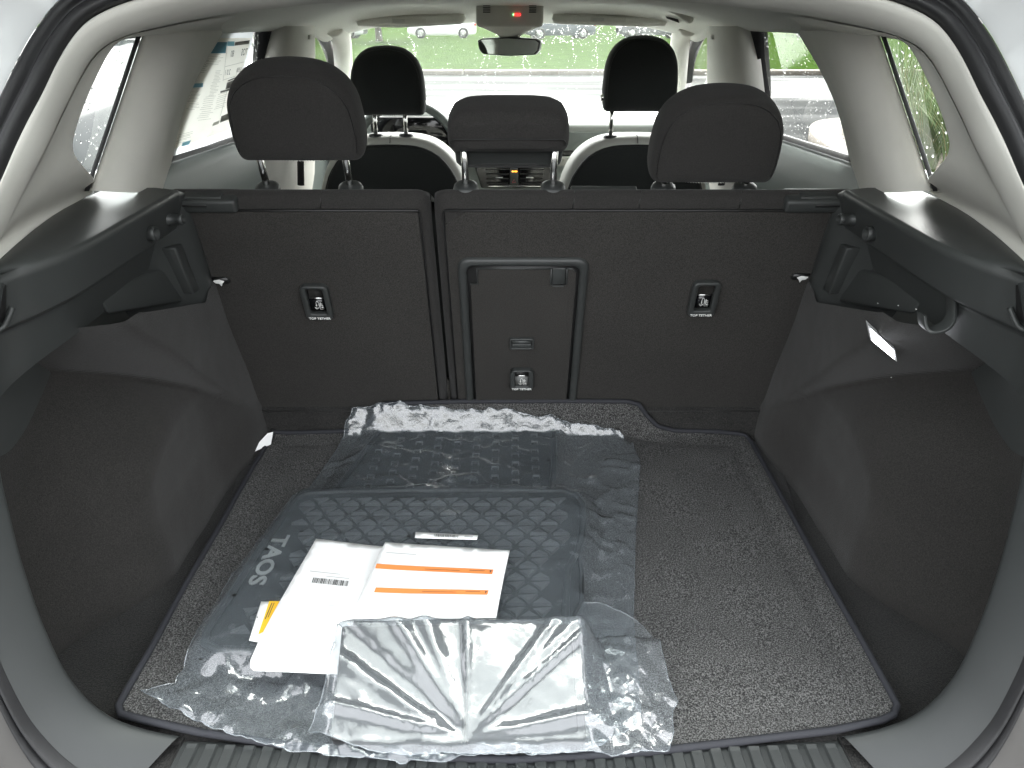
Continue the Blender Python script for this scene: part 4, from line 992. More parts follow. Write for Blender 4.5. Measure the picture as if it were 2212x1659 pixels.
def ragged(P, amp, d=.008):
    out = []
    for (x, y) in densify(P, d):
        out.append((x + random.uniform(-amp, amp), y + random.uniform(-amp, amp)))
    return out
bag1 = []
for px, py in [(762, 871), (800, 867), (850, 869), (930, 880), (1020, 888), (1100, 895), (1200, 905), (1270, 914), (1340, 922), (1366, 955), (1383, 990), (1378, 1080), (1372, 1180), (1369, 1330), (1380, 1450), (1385, 1560), (1300, 1610), (1150, 1632), (900, 1640), (690, 1632), (600, 1615), (500, 1590), (400, 1545), (305, 1490), (375, 1470), (430, 1370), (490, 1270), (560, 1180), (640, 1080), (700, 1000), (745, 910)]:
    p = oz(px, py, .022)
    if p.y > 1.41:                                     # the far hem lies up against the hinge flap
        p = osurf(px, py, lambda z: 1.41 + .35 * (z - .02)); p = Vector((p.x, 1.41 + max(0, p.z - .02), 0))
    bag1.append((p.x, p.y))
b1 = ragged(bag1, .0012, .007)
V2, F2, nb = filled(b1, .0065, .33); X, Y = V2[:, 0], V2[:, 1]; ed = edge_dist(X, Y, bag1)
Z = np.maximum(plateau(X, Y, rearP, zr + .006, .07), plateau(X, Y, frontP, zf + .009, .055)); Z = np.maximum(Z, MATZ + .005)
flatc = np.clip(Z / .03, .5, 1)
Z = Z + (.060 * crease(X, Y, 3, 15, 7, 7) + .040 * crease(X, Y, 5, 24, 5, 9) + .016 * crease(X, Y, 11, 46, 6, 4)) * np.where(Z > .03, .5, 1)
# crumpled far hem, right strip and near corner
hem = (1 - sstep(.0, .06, ed)) * np.clip(sstep(1.33, 1.42, Y) + sstep(.20, .28, X) * .7 + (1 - sstep(.66, .76, Y)) * 1.1 + (1 - sstep(-.50, -.38, X)) * .8 * (1 - sstep(.7, .8, Y)), 0, 1)
Z = Z + hem * (.030 * crease(X, Y, 21, 80, 6, 2) + .034 * crease(X, Y, 23, 45, 5, 2.5))
near = (1 - sstep(.68, .80, Y)); Z = Z + near * (.060 * crease(X, Y, 31, 24, 5, 1.2) + .016 * crease(X, Y, 33, 50, 5, 1.2))
Z = Z + .022 * sstep(.05, .0, np.abs(Y - 1.40)) * sstep(-.24, -.10, X) * 0
# climb the hinge flap at the far side
cl = np.clip(Y - 1.41, 0, None); Z = Z + cl * .90; Y = np.where(Y > 1.41, 1.41 + (Y - 1.41) * .36, Y)
Z = np.where(ed < .004, np.maximum(MATZ + .004 + cl * .9, Z - .004), Z)
bag = empty('plastic_bag', (float(X.mean()), float(Y.mean()), .007)); tag(bag, 'large clear plastic bag lying flat around the rubber floor mats', 'plastic bag', 'clear plastic bags')
hang(pydata('film', [(x, y, z) for x, y, z in zip(X, Y, Z)], F2, M['film'], up=True), bag)
hang(tube('welded_edge', [Vector((X[i], Y[i], Z[i] + .0005)) for i in range(nb)], .0009, M['film2'], seg=5, closed=True), bag)
def film1_z(x, y):
    i = int(np.argmin((X - x) ** 2 + (Y - y) ** 2)); return float(Z[i])
# vent holes punched in the bag
hv, hf = [], []
for px, py in ((433, 1413), (507, 1290), (577, 1190), (652, 1150), (884, 1160), (918, 1085), (1186, 982), (948, 1032), (800, 945)):
    p = oz(px, py, .04); z = film1_z(p.x, p.y) + .0012; r = .0036
    hang(pydata('vent_hole', [(p.x + r * math.cos(a), p.y + r * .8 * math.sin(a), z) for a in np.linspace(0, 6.28, 9)[:-1]], [tuple(range(8))], M['black'], smooth=False), bag)
# bar code sticker on the bag
def sheet(name, P, z, mat, root=None, th=.0014, bump=0, d=.012, lift=None):
    poly = wpoly(P, z); v2, f2, _ = filled(poly, d, .2)
    vv = [(x, y, (lift(x, y) if lift else z) + bump * mnoise.noise(Vector((x * 12, y * 12, 5)))) for x, y in v2]
    o = pydata(name, vv, f2, mat, None, solid=th, off=-1, up=True); 
    if root is not None: hang(o, root)
    return o
def on_sheet(name, quad, fn, mat, root):
    """printed bars: list of 4-corner pixel quads laid on the sheet surface fn(x, y)"""
    V, Fc = [], []
    for q in quad:
        b0 = len(V)
        for (a, b_) in q:
            p = oz(a, b_, fn[1]); V.append((p.x, p.y, fn[0](p.x, p.y)))
        Fc.append((b0, b0 + 1, b0 + 2, b0 + 3))
    o = hang(pydata(name, V, Fc, mat, smooth=False), root)
    if name in ('print_line', 'barcode'): o['kind'] = 'stuff'
    return o
def bilin(c, u, v):
    (a, b_, d_, e) = [Vector(q) for q in c]; return tuple((a.lerp(b_, u)).lerp(e.lerp(d_, u), v))
def bars(c, n, seed):
    rs = random.Random(seed); out = []; u = 0
    while u < 1:
        w = rs.choice((.008, .008, .016, .022)) * 38 / n; out.append([bilin(c, u, 0), bilin(c, min(1, u + w), 0), bilin(c, min(1, u + w), 1), bilin(c, u, 1)]); u += w + rs.choice((.010, .012, .02)) * 38 / n
    return out
bz = .047
bl = [(898, 1149), (1033, 1156), (1030, 1166), (896, 1162)]
st_lift = lambda x, y: bz
sticker = empty('barcode_sticker', oz(965, 1158, bz)); tag(sticker, 'narrow white bar code sticker on the clear bag above the papers', 'sticker')
sheet('label', bl, bz, M['paper'], sticker, .0004)
on_sheet('barcode', bars([(938, 1154), (990, 1156.5), (989, 1162), (937, 1160)], 26, 4), (lambda x, y: bz + .0006, bz), M['ink'], sticker)
on_sheet('print_line', [[(1004, 1158), (1022, 1159), (1021, 1162), (1003, 1161)]], (lambda x, y: bz + .0006, bz), M['inklight'], sticker)

# ------------------------------------------------------------------ papers on the bag
PZ = .052
def liftA(x, y): return PZ + .003 * math.sin(x * 14 + 1) + .004 * math.sin(y * 19 + x * 6)
def liftB(x, y): return PZ + .006 + .003 * math.sin(x * 14 + 1) + .004 * math.sin(y * 17 + x * 9)
pA = empty('document', oz(640, 1320, PZ)); tag(pA, 'plain white document sheet with a printed bar code on the plastic bag', 'paper', 'papers')
sheet('page', [(682, 1161), (760, 1168), (842, 1175), (800, 1260), (765, 1340), (745, 1400), (730, 1452), (640, 1449), (548, 1447), (540, 1440), (541, 1425), (560, 1385), (620, 1280)], PZ, M['paper'], pA, lift=liftA)
on_sheet('barcode', bars([(678, 1251), (754, 1255), (751, 1268), (674, 1263)], 34, 9), (lambda x, y: liftA(x, y) + .0012, PZ), M['ink'], pA)
lines = [[(670, 1236), (735, 1240), (734.6, 1241.2), (669.6, 1237.2)], [(705, 1246), (755, 1249), (754.6, 1250.2), (704.6, 1247.2)], [(700, 1311), (740, 1313), (739.6, 1314.2), (699.6, 1312.2)], [(655, 1385), (725, 1389), (724.6, 1390.2), (654.6, 1386.2)], [(657, 1390), (712, 1393), (711.6, 1394), (656.6, 1391)], [(680, 1330), (735, 1333), (734.6, 1334), (679.6, 1331)]]
on_sheet('print_line', lines, (lambda x, y: liftA(x, y) + .0012, PZ), M['inklight'], pA)
pB = empty('document', oz(930, 1250, PZ)); tag(pB, 'white document sheet with two orange stripes on the plastic bag', 'paper', 'papers')
sheet('page', [(832, 1173), (960, 1180), (1101, 1191), (1090, 1245), (1078, 1310), (1072, 1342), (950, 1338), (752, 1336), (795, 1255)], PZ + .004, M['paper'], pB, lift=liftB)
zz = PZ + .004
for c in ([(814, 1222), (1066, 1237), (1063, 1248), (811, 1232)], [(812, 1271), (1056, 1284), (1053, 1294), (808, 1281)]):
    on_sheet('orange_stripe', [[bilin(c, i / 12, 0), bilin(c, (i + 1) / 12, 0), bilin(c, (i + 1) / 12, 1), bilin(c, i / 12, 1)] for i in range(12)], (lambda x, y: liftB(x, y) + .0012, zz), M['orange'], pB)
    on_sheet('stripe_mark', [[bilin(c, .972, .25), bilin(c, .988, .25), bilin(c, .981, .8), bilin(c, .979, .8)]], (lambda x, y: liftB(x, y) + .0018, zz), M['ink'], pB)
    on_sheet('print_line', [[bilin(c, .80, .35), bilin(c, .93, .35), bilin(c, .93, .52), bilin(c, .80, .52)], [bilin(c, .42, .55), bilin(c, .72, .55), bilin(c, .72, .68), bilin(c, .42, .68)]], (lambda x, y: liftB(x, y) + .0018, zz), pm('stripe_ink', (.35, .14, .05), .6), pB)
on_sheet('print_line', [[(835, 1197), (900, 1201), (899.6, 1202.2), (834.6, 1198.2)]], (lambda x, y: liftB(x, y) + .0012, zz), M['inklight'], pB)
pC = empty('hang_tag', oz(570, 1345, .045)); tag(pC, 'small white card with a yellow corner, half under the white document', 'tag')
sheet('card', [(564, 1299), (604, 1300), (640, 1300), (600, 1390), (572, 1389), (538, 1383)], .046, M['paper'], pC)
on_sheet('yellow_corner', [[(582, 1300), (640, 1300), (600, 1350), (558, 1372)]], (lambda x, y: .0474, .046), M['yellow'], pC)
on_sheet('print_line', [[(587, 1304), (589, 1304), (574, 1340), (572, 1340)], [(592, 1304), (593.5, 1304), (580, 1336), (578.5, 1336)]], (lambda x, y: .0480, .046), M['ink'], pC)
on_sheet('punched_dot', [[(555, 1334), (557, 1334), (557, 1337), (555, 1337)]], (lambda x, y: .0480, .046), M['ink'], pC)

# ------------------------------------------------------------------ two black panels in the small bag
def panel_pts(P): return [oz(a, b_, z) for a, b_, z in P]
ZF, ZN = .092, .040
panels = []
for label, P in (('black plastic divider panel in the small bag, on the left', [(738, 1350, ZF), (1003, 1345, ZF), (1000, 1598, ZN), (714, 1600, ZN)]), ('black plastic divider panel in the small bag, on the right', [(1012, 1345, ZF), (1250, 1346, ZF), (1268, 1596, ZN), (1006, 1598, ZN)])):
    q = panel_pts(P); c = sum(q, Vector()) / 4; t = empty('divider_panel', (c.x, c.y, .03)); tag(t, label, 'panel', 'divider panels')
    n_ = (q[1] - q[0]).cross(q[3] - q[0]).normalized(); n_ = n_ if n_.z > 0 else -n_
    hang(hexa('panel_body', q, [p - n_ * .022 for p in q], M['black'], bevel=.004), t)
    for k in range(1):
        u = .93; a = q[0].lerp(q[1], u); b_ = q[3].lerp(q[2], u)
        hang(tube('rib', [a.lerp(b_, .06) + n_ * .001, a.lerp(b_, .94) + n_ * .001], 0.0010, M['black'], seg=6), t)
    panels.append(q)
bag2 = [oz(a, b_, z) for a, b_, z in [(800, 1312, .075), (870, 1306, .08), (950, 1314, .085), (1040, 1322, .088), (1095, 1308, .07), (1180, 1288, .06), (1240, 1264, .055), (1292, 1266, .05), (1340, 1300, .04), (1380, 1335, .03), (1420, 1390, .02), (1440, 1470, .015), (1462, 1533, .012), (1450, 1550, .012), (1452, 1600, .012), (1442, 1640, .012), (1300, 1645, .02), (1150, 1642, .025), (1000, 1638, .03), (900, 1640, .03), (800, 1646, .02), (730, 1632, .016), (668, 1606, .015), (700, 1530, .03), (716, 1450, .05), (732, 1360, .075), (742, 1330, .080)]]
b2 = [(p.x, p.y) for p in bag2]
V2, F2, nb = filled(ragged(b2, .0008, .006), .0045, .33); X, Y = V2[:, 0], V2[:, 1]; ed = edge_dist(X, Y, b2)
pl = [(p.x, p.y) for p in (panels[0][0], panels[1][1], panels[1][2], panels[0][3])]
yn, yf = panels[0][3].y, panels[0][0].y
plane = ZN + (ZF - ZN) * np.clip((Y - yn) / (yf - yn), 0, 1)
def plane_fn(f): return plateau(X, Y, pl, 1.0, f)
k = plane_fn(.045); Z = .013 + (plane - .013 + .006) * k
pz = np.array([PZ + .010 if (y > .80 and x < -.0) else 0 for x, y in zip(X, Y)])
Z = np.maximum(Z, pz * sstep(0, .02, ed) + .0)
sag = plane_fn(.001)
# the loose right side of the bag bulges, and folds radiate from the middle of the near edge
mr_ = oz(1360, 1450, .04); Z = Z + .030 * np.exp(-((X - mr_.x) / .05) ** 2 - ((Y - mr_.y) / .09) ** 2) * (1 - k)
o0 = oz(1012, 1600, .04); th_ = np.arctan2(Y - o0.y, X - o0.x); rr_ = np.hypot(X - o0.x, Y - o0.y)
rs = np.random.RandomState(5); fold = np.zeros_like(X)
for i in range(13):
    a = rs.uniform(.15, 3.0); w_ = rs.uniform(.02, .07); fold += rs.uniform(.4, 1.0) * np.exp(-((th_ - a) * rr_ / (w_ * (.35 + rr_ * 2.2)) ) ** 2 * 12) * np.clip(rr_ / .10, 0, 1) * rs.choice((1, 1, -.6))
Z = Z + .010 * fold * np.clip(k + .3, 0, 1) + .014 * crease(X, Y, 41, 22, 6, 1.4) + .004 * crease(X, Y, 43, 60, 6, 1.3)
loose = (1 - k) * np.where(Y > .80, .12, 1); Z = Z + loose * (.036 * crease(X, Y, 51, 34, 6, 1.2) + .024 * crease(X, Y, 53, 75, 6, 1.2))
Z = np.where(sag > .99, np.maximum(Z, plane + .004), Z)
Z = np.maximum(Z, .0125)
sb = empty('plastic_bag', (float(X.mean()), float(Y.mean()), .013)); tag(sb, 'smaller crinkled clear plastic bag around two black panels at the sill', 'plastic bag', 'clear plastic bags')
hang(pydata('film', [(x, y, z) for x, y, z in zip(X, Y, Z)], F2, M['film2'], up=True), sb)
hang(tube('welded_edge', [Vector((X[i], Y[i], Z[i] + .0005)) for i in range(nb)], .0008, M['film2'], seg=5, closed=True), sb)

# ------------------------------------------------------------------ fittings on the right-hand wall
def wall_hit(px, py):                 # right wall
    d = ray(px, py)
    for i in range(2000):
        t = .6 + i * .001; p = CAMP + d * t
        if p.x > -wall_x(p.y, p.z) - .002: return p
    return p
q = [wall_hit(*p) for p in ((1873, 699), (1933, 755), (1937, 780), (1880, 733))]
c = sum(q, Vector()) / 4; n_ = (q[2] - q[0]).cross(q[3] - q[1]).normalized(); n_ = n_ if n_.x < 0 else -n_
off_ = max((p - c).dot(n_) for p in q) + .012; o_ = c + n_ * off_
q = [CAMP + ray(px, py) * ((o_ - CAMP).dot(n_) / ray(px, py).dot(n_)) for px, py in ((1873, 699), (1933, 755), (1937, 780), (1880, 733))]
c = sum(q, Vector()) / len(q); n_ = (q[1] - q[0]).cross(q[3] - q[0]).normalized(); n_ = n_ if n_.x < 0 else -n_
lamp = empty('cargo_lamp', c - CL, parent=car); lamp['label'] = 'lit white cargo lamp on the right wall'
def rel(P): return [p - c for p in P]
V = rel([p + n_ * .003 for p in q]) + rel([p - n_ * .01 for p in q]); nq = len(q)
pydata('lamp_frame', V, [tuple(range(nq))] + [(i, (i + 1) % nq, nq + (i + 1) % nq, nq + i) for i in range(nq)], pm('lamp_frame', (.6, .6, .6), .3), lamp, smooth=False, bevel=.001)
qi = [c + (p - c) * .80 + n_ * .0040 for p in q]
pydata('lamp_lens', rel(qi), [tuple(range(nq))], pm('lamp_lens', (.8, .8, .85), .2, emit=((.92, .95, 1), 2.2)), lamp, smooth=False)
hk = [ox(2056, 612, .618), ox(2056, 660, .613), ox(2053, 690, .607), ox(2035, 708, .596), ox(2008, 713, .583), ox(1995, 702, .577), ox(1991, 676, .576)]
hp = smooth_path(hk, 22)
rows = [[p + Vector((0, dy, 0)) + Vector((0, 0, 0)) for p in hp] for dy in (-.011, .011)]
carpart(loft('bag_hook', rows, M['plastic'], solid=.0045, bevel=.001))
# specks of lint on the ledge and the felt
lint = []
for px, py in ((1902, 655), (1946, 660), (1985, 668), (1930, 815)):
    p = wall_hit(px, py); lint.append(((p.x - .004, p.y, p.z), (.001, random.uniform(.001, .003), .0008)))
o = carpart(multibox('lint', lint, M['white'])); o['kind'] = 'stuff'

# ------------------------------------------------------------------ price sheet on the left rear door window
gp = SIDE[-1, 'rear_door'].data.vertices
gv = [SIDE[-1, 'rear_door'].matrix_local @ v.co for v in gp]
g0, g1, g3 = Vector((-.702, 1.28, .585)), Vector((-.702, 2.02, .555)), Vector((-.605, 1.28, .86))
gn = (g1 - g0).cross(g3 - g0).normalized(); gn = gn if gn.x > 0 else -gn
def on_glass(px, py, off=.002):
    d = ray(px, py); o_ = g0 + gn * off; t = (o_ - CAMP).dot(gn) / d.dot(gn); return CAMP + d * t
st_ = empty('window_sticker', on_glass(450, 330)); tag(st_, 'pale price sheet with blue bars stuck inside the left rear door window', 'sticker')
def gl_quad(name, quads, mat, off):
    V, Fc = [], []
    for qd in quads:
        b0 = len(V); V += [on_glass(a, b_, off) for a, b_ in qd]; Fc.append(tuple(range(b0, b0 + len(qd))))
    return hang(pydata(name, V, Fc, mat, smooth=False), st_)
def stick_mat(name, col, tr):
    m = bpy.data.materials.new(name); m.use_nodes = True; nt = m.node_tree; b = nt.nodes['Principled BSDF']
    b.inputs['Base Color'].default_value = (*col, 1); b.inputs['Roughness'].default_value = .7
    tl = nt.nodes.new('ShaderNodeBsdfTranslucent'); tl.inputs['Color'].default_value = (*col, 1); mx = nt.nodes.new('ShaderNodeMixShader'); mx.inputs[0].default_value = tr
    nt.links.new(b.outputs[0], mx.inputs[1]); nt.links.new(tl.outputs[0], mx.inputs[2]); nt.links.new(mx.outputs[0], nt.nodes['Material Output'].inputs['Surface']); return m
S1 = stick_mat('sheet_paper', (.86, .84, .77), .6); SB = stick_mat('sheet_blue', (.10, .27, .36), .5); SL = stick_mat('sheet_lightblue', (.22, .45, .55), .5); SG = stick_mat('sheet_grey', (.16, .16, .15), .5); SW = stick_mat('sheet_white', (.9, .92, .93), .55); SI = stick_mat('sheet_ink', (.42, .42, .38), .5)
def sq(x, y): return (360 * .9736 + x * .18198, 60 * .9736 + y * .18198)     # measured on an enlargement of the sheet
def Q(*c): return [sq(*p) for p in c]
gl_quad('carrier_sheet', [Q((700, 20), (1085, 20), (1060, 200), (960, 560), (860, 900), (790, 1310), (90, 1570), (60, 1400), (300, 700), (480, 300))], SW, .0012)
gl_quad('price_page', [Q((620, 130), (1052, 130), (1040, 190), (955, 500), (870, 800), (790, 1225), (130, 1450), (90, 1400), (330, 690), (500, 330))], S1, .0018)
gl_quad('blue_bar', [Q((560, 178), (772, 178), (752, 310), (480, 316)), ], SB, .0024)
for q_ in [Q((775, 170), (858, 170), (855, 225), (768, 225)), Q((340, 672), (486, 665), (484, 712), (330, 724)), Q((240, 1372), (340, 1342), (320, 1395), (228, 1420))]: gl_quad('pale_blue_bar', [q_], SL, .0025)
for q_ in [Q((866, 180), (1040, 155), (1030, 200), (858, 222)), Q((768, 660), (890, 610), (870, 710), (750, 738)), Q((700, 1060), (800, 1015), (795, 1095), (685, 1135)), Q((690, 760), (860, 715), (858, 735), (690, 785)), Q((778, 632), (905, 580), (902, 600), (776, 650))]: gl_quad('grey_bar', [q_], SG, .0024)
gl_quad('pale_grey_bar', [Q((610, 1135), (680, 1108), (668, 1150), (592, 1178))], SI, .0024)
thin = []
rs = random.Random(3)
for (x0, x1, y0, y1, slope, n) in ((500, 740, 335, 470, -.06, 7), (440, 560, 400, 560, -.03, 7), (330, 480, 730, 900, -.03, 10), (620, 730, 520, 830, -.10, 18), (180, 370, 1280, 1400, -.25, 6), (480, 660, 830, 1130, -.12, 12), (300, 460, 910, 1000, -.1, 5), (655, 800, 800, 1000, -.3, 8)):
    for i in range(n):
        y = y0 + (y1 - y0) * i / n; a = x0 + rs.uniform(0, .2) * (x1 - x0) - (y - y0) * .28; b_ = x1 - rs.uniform(0, .35) * (x1 - x0) - (y - y0) * .28
        thin.append(Q((a, y), (b_, y + slope * (b_ - a)), (b_, y + slope * (b_ - a) + 4), (a, y + 4)))
for (a, b_) in (((770, 225), (720, 640)), ((740, 470), (975, 410)), ((725, 625), (940, 560)), ((765, 760), (690, 1050)), ((890, 500), (880, 560))):
    thin.append(Q(a, b_, (b_[0] + 3, b_[1] + 4), (a[0] + 3, a[1] + 4)))
o = gl_quad('print_line', thin, SI, .0026); o['kind'] = 'stuff'
def glass_text(s_, px, py, size, name='figure'):
    me = text_mesh(s_, size, 0, bold=.0002); p = on_glass(px, py, .0028)
    xd = Vector((0, 1, 0)) - gn * gn.y; xd.normalize(); yd = gn.cross(xd) if gn.cross(xd).z > 0 else -gn.cross(xd)
    mt = Matrix((-xd, yd, gn)).transposed().to_4x4(); me.transform(Matrix.Translation(p) @ mt)
    o = link(name, me, None, SG); hang(o, st_)
for s_, c_, z_ in (('80', (832, 320), .020), ('TOS', (975, 300), .022), ('2 0 1', (775, 540), .017), ('5,950', (910, 510), .014), ('14', (788, 698), .018)):
    p = sq(*c_); glass_text(s_, p[0], p[1], z_)

# ------------------------------------------------------------------ rain on the windows
def drops(parent, quad, n, rmin, rmax, seed, side, streaks=0, name='raindrops'):
    rs = random.Random(seed); V, Fc = [], []; a, b_, c, d = quad
    nn = (b_ - a).cross(d - a).normalized()
    if nn.dot(side) < 0: nn = -nn
    ux = (b_ - a).normalized(); uy = nn.cross(ux)
    def add(u, v, r, st=1.0):
        p = a.lerp(b_, u).lerp(d.lerp(c, u), v) + nn * .0006; b0 = len(V); h = r * .55
        ph = rs.uniform(0, 6)
        for rr, hh_ in ((1, 0), (.72, .6)):
            for k in range(6):
                q_ = ph + k * math.pi / 3; V.append(p + ux * math.cos(q_) * r * rr + uy * math.sin(q_) * r * rr * st + nn * h * hh_)
        V.append(p + nn * h)
        Fc.append(tuple(b0 + k for k in range(6))[::-1])
        for k in range(6):
            l = (k + 1) % 6; Fc.append((b0 + k, b0 + l, b0 + 6 + l, b0 + 6 + k)); Fc.append((b0 + 6 + k, b0 + 6 + l, b0 + 12))
    for i in range(n):
        r = rmin + (rmax - rmin) * rs.random() ** 3; add(rs.random(), rs.random(), r, rs.uniform(1, 1.5))
    for i in range(streaks):
        u = rs.uniform(.1, .95); v = rs.uniform(.0, .3)
        for k in range(rs.randint(14, 40)):
            v += rs.uniform(.004, .03); u += rs.uniform(-.004, .004)
            if v < 1: add(u, v, rs.uniform(rmin, rmax * .8), rs.uniform(1, 2.5))
    o = hang(pydata(name, V, Fc, M['drop']), parent) if parent is None else pydata(name, V, Fc, M['drop'])
    o['kind'] = 'stuff'; return o
def qz(o):
    off = Vector(); p = o
    while p is not None: off += p.location; p = p.parent
    return [v.co + off for v in o.data.vertices]
for s in (-1, 1):
    for key, n, r0, r1 in (('qglass', 900 if s < 0 else 420, .0008, .0034), ('rear_door', 1500, .0007, .0026), ('front_door', 500, .001, .003)):
        w = SIDE[s, key]; qd = qz(w)
        o = drops(w, qd, n, r0, r1, 10 + s + n, Vector((s, 0, 0)))
        root = w.parent if key != 'qglass' else car
        o.parent = root; o.location = -(root.location + (root.parent.location if root.parent else Vector()))
qd = qz(ws)
o = drops(ws, qd, 700, .0007, .0021, 77, Vector((0, 1, .5)), streaks=15); o.parent = car; o.location = -CL
top = [qd[0].lerp(qd[1], .55), qd[1], qd[1].lerp(qd[2], .22), qd[0].lerp(qd[1], .55).lerp(qd[3].lerp(qd[2], .55), .22)]
o = drops(ws, top, 420, .0008, .0026, 78, Vector((0, 1, .5))); o.parent = car; o.location = -CL

# ------------------------------------------------------------------ outside: grasses, neighbouring cars, trees
M['blade'] = pm('grass_blade', (.055, .10, .013), .6, var=(3, .35, 3))
M['blade_dry'] = pm('grass_blade_dry', (.17, .14, .05), .7)
isl_rows = []
isl = [(3.5, -3), (3.55, 4), (3.7, 7), (4.0, 9.6), (4.35, 11.2), (5.0, 12.4), (6.0, 12.7), (7.0, 11.8), (7.6, 9.5), (7.8, 5), (7.8, -3)]
P = smooth_path([Vector((x, y, GZ)) for x, y in isl], 60)
tag(loft('island_kerb', [[p for p in P], [p + Vector((0, 0, .13)) for p in P], [p.lerp(Vector((5.7, 4, p.z)), .03) + Vector((0, 0, .145)) for p in P], [p.lerp(Vector((5.7, 4, p.z)), .13) + Vector((0, 0, .14)) for p in P], [p.lerp(Vector((5.7, 4, p.z)), .135) + Vector((0, 0, .05)) for p in P]], M['kerb']), 'curved concrete kerb of the planted island', kind='structure')
tag(pydata('planting_bed', [p.lerp(Vector((5.7, 4, p.z)), .10) + Vector((0, 0, .10)) for p in P], [tuple(range(60))], M['mulch'], smooth=False), 'dark mulch bed of the island', kind='structure')
def tuft(loc, h, n, spread, seed):
    rs = random.Random(seed); V, Fc, V2, Fc2 = [], [], [], []
    t = empty('ornamental_grass', loc)
    for i in range(n):
        a = rs.uniform(0, 6.283); lean = rs.uniform(.1, 1.0) * spread; hh_ = h * rs.uniform(.6, 1.1); r0 = rs.uniform(0, .16); w = rs.uniform(.004, .009)
        d = Vector((math.cos(a), math.sin(a), 0)); sd = Vector((-d.y, d.x, 0)); dead = rs.random() < .12
        VV, FF = (V2, Fc2) if dead else (V, Fc); b0 = len(VV)
        for k in range(5):
            u = k / 4; p = d * (r0 + lean * u * u) + Vector((0, 0, hh_ * (u - .28 * u * u * lean / spread))); ww = w * (1 - u * .9)
            VV += [p - sd * ww, p + sd * ww]
        for k in range(4): FF.append((b0 + 2 * k, b0 + 2 * k + 1, b0 + 2 * k + 3, b0 + 2 * k + 2))
    o = pydata('blades', V, Fc, M['blade'], t); o['kind'] = 'stuff'
    o = pydata('dry_blades', V2, Fc2, M['blade_dry'], t); o['kind'] = 'stuff'
    return t
spots = [(4.2, 6.2), (4.3, 7.2), (4.4, 8.1), (4.6, 9.0), (4.95, 10.0), (5.3, 11.2), (5.6, 10.4), (5.3, 9.4), (5.0, 7.0), (5.1, 8.2), (5.9, 9.6)]
where = ['nearest to the car', 'second from the car', 'third along the kerb', 'fourth along the kerb', 'fifth along the kerb', 'sixth along the kerb', 'at the rounded end of the island', 'in the back row at the island end', 'in the back row near the car', 'in the middle of the back row', 'far along the back row']
for i, ((x, y), w_) in enumerate(zip(spots, where)):
    t = tuft((x, y, GZ + .09), 1.25 + .15 * math.sin(i * 2.1), 420, .62, 100 + i); tag(t, 'clump of tall green ornamental grass ' + w_, 'grass clump', 'ornamental grass clumps on the island')

M['tyre'] = pm('tyre', (.015, .015, .015), .8); M['alloy'] = pm('alloy', (.4, .4, .4), .3, 1); M['tint'] = pm('tinted_glass', (.012, .015, .016), .08, spec=.12)
def car_model(loc, rz, colour, label, lamp=None):
    t = empty('parked_car', loc, (0, 0, rz)); tag(t, label, 'car', 'parked cars')
    pm_ = pm('paint', colour, .3, spec=.3)
    st = [(-2.2, .70, .35, .75), (-2.12, .82, .25, .92), (-1.7, .88, .2, .98), (-.8, .90, .2, .97), (.6, .90, .2, .96), (1.2, .90, .2, .93), (1.8, .86, .2, .84), (2.15, .76, .28, .70), (2.22, .6, .36, .6)]
    rows = []
    for y, w, z0, z1 in st:
        rows.append([Vector((x * w, y, z)) for x, z in ((-.9, z0), (-1, z0 + .1), (-1.0, (z0 + z1) / 2), (-.96, z1 - .06), (-.85, z1), (0, z1 + .02), (.85, z1), (.96, z1 - .06), (1.0, (z0 + z1) / 2), (1, z0 + .1), (.9, z0))])
    loft('body', rows, pm_, t, sub=1)
    gh_ = [(-2.0, .78, .72, .98), (-1.7, .80, .66, 1.42), (-1.2, .80, .64, 1.52), (-.3, .80, .64, 1.55), (.4, .80, .64, 1.48), (1.2, .82, .74, .95)]
    loft('glasshouse', [[Vector((-w0, y, .93)), Vector((-w1, y, z - .05)), Vector((w1, y, z - .05)), Vector((w0, y, .93))] for y, w0, w1, z in gh_], M['tint'], t)
    loft('roof', [[Vector((-w1 - .01, y, z - .06)), Vector((-w1 * .9, y, z)), Vector((w1 * .9, y, z)), Vector((w1 + .01, y, z - .06))] for y, w0, w1, z in gh_[1:5]], pm_, t, sub=1)
    for y in (-1.35, 1.38):
        for sx_ in (-1, 1):
            wl = empty('wheel', (sx_ * .80, y, .33), parent=t)
            lathe('tyre', [(.20, -.09), (.31, -.10), (.33, -.07), (.33, .07), (.31, .10), (.20, .09)], M['tyre'], wl, axis='X', seg=20)
            lathe('rim', [(.0, -.06), (.08, -.09), (.20, -.08), (.20, .08), (.08, .09), (.0, .06)], M['alloy'], wl, axis='X', seg=20)
    for sx_ in (-1, 1):
        box('headlight', (sx_ * .62, 2.12, .66), (.26, .16, .12), pm('lamp', lamp or (.7, .72, .75), .15, emit=(lamp, 3) if lamp else None), t, bevel=.03)
        box('tail_light', (sx_ * .70, -2.12, .82), (.2, .14, .16), pm('tail', (.35, .02, .02), .2), t, bevel=.03)
    return t
car_model((-2.75, 4.7, GZ), 0, (.05, .055, .06), 'dark grey car parked alongside on the left')
car_model((-5.4, 14.6, GZ), R(8), (.75, .76, .76), 'white car parked ahead on the left')
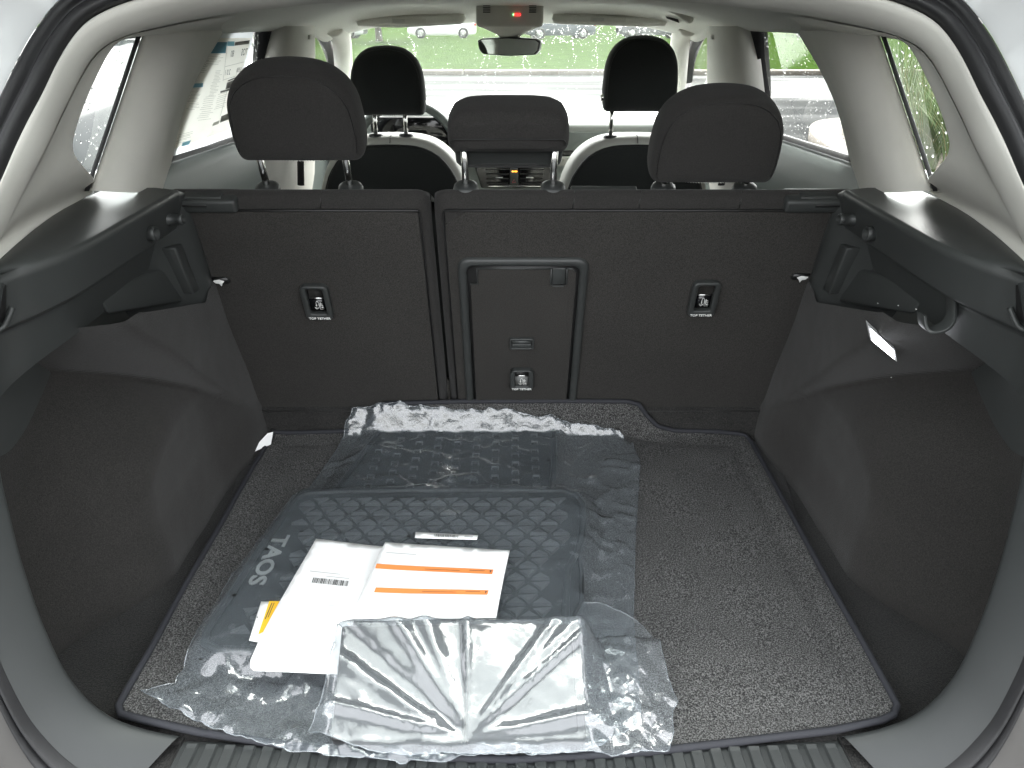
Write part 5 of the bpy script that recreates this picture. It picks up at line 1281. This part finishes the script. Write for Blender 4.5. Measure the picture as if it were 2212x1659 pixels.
far = [(-17, 50, 90, (.7, .7, .7), 'white car far across the lawn on the left', None), (-11.5, 52, 88, (.55, .56, .57), 'silver car far across the lawn left of the mirror', None), (-4.5, 53, 95, (.72, .72, .72), 'pale car far across the lawn behind the mirror', None),
       (3.0, 51, 100, (.04, .05, .06), 'dark car far across the lawn with amber lamps', (1, .42, .05)), (9.0, 52, 92, (.05, .05, .055), 'black car far across the lawn on the right', None), (14.5, 53, 170, (.10, .11, .12), 'grey car far across the lawn facing the kerb with amber lamps', (1, .42, .05)), (21, 54, 95, (.03, .04, .045), 'black car far across the lawn at the extreme right', None)]
for x, y, rz, c, lb, lp in far: car_model((x, y, lawn_z(x, y) - .02), R(rz), c, lb, lp)
# trees at the back of the lawn
M['bark'] = pm('bark', (.05, .04, .03), .9, var=(8, .4)); M['leaf'] = pm('leaf', (.035, .075, .018), .7, var=(1.2, .45, 3))
def tree(x, y, h, seed, label):
    rs = random.Random(seed); z0 = lawn_z(x, y); t = empty('tree', (x, y, z0)); tag(t, label, 'tree', 'trees beyond the lawn')
    tr = smooth_path([(0, 0, -.2), (rs.uniform(-.1, .1), 0, h * .25), (rs.uniform(-.3, .3), 0, h * .6)], 8)
    tube('trunk', tr, [.22 - .016 * i for i in range(8)], M['bark'], t, seg=9)
    V, Fc = [], []
    cl_ = [Vector((rs.gauss(0, .22) * h, rs.gauss(0, .2) * h, h * rs.uniform(.3, .95))) for _ in range(26)]
    for c in cl_:
        for k in range(90):
            p = c + Vector((rs.gauss(0, .5), rs.gauss(0, .5), rs.gauss(0, .4))); a, b_ = rs.uniform(0, 6.28), rs.uniform(-1, 1); s_ = rs.uniform(.10, .22)
            u = Vector((math.cos(a), math.sin(a), b_)) * s_; v = Vector((-math.sin(a), math.cos(a), rs.uniform(-.6, .6))) * s_ * .6; b0 = len(V)
            V += [p - u, p + v, p + u, p - v]; Fc.append((b0, b0 + 1, b0 + 2, b0 + 3))
    o = pydata('crown', V, Fc, M['leaf'], t, smooth=False); o['kind'] = 'stuff'
for i, (x, y, h, lb) in enumerate([(-7.5, 46, 6, 'young tree with a dark trunk left of the mirror'), (19, 62, 8, 'dense dark tree behind the right rear door window'), (26, 60, 8, 'broad dark tree at the right beyond the lawn'), (33, 64, 9, 'tall dark tree farthest right beyond the lawn'), (-28, 62, 8, 'dark tree far left beyond the lawn'), (6, 66, 8, 'dark tree behind the parked cars right of the mirror'), (13, 64, 7, 'small dark tree behind the black parked car'), (-16, 66, 7, 'dark tree behind the white parked car')]):
    tree(x, y, h, 40 + i, lb)
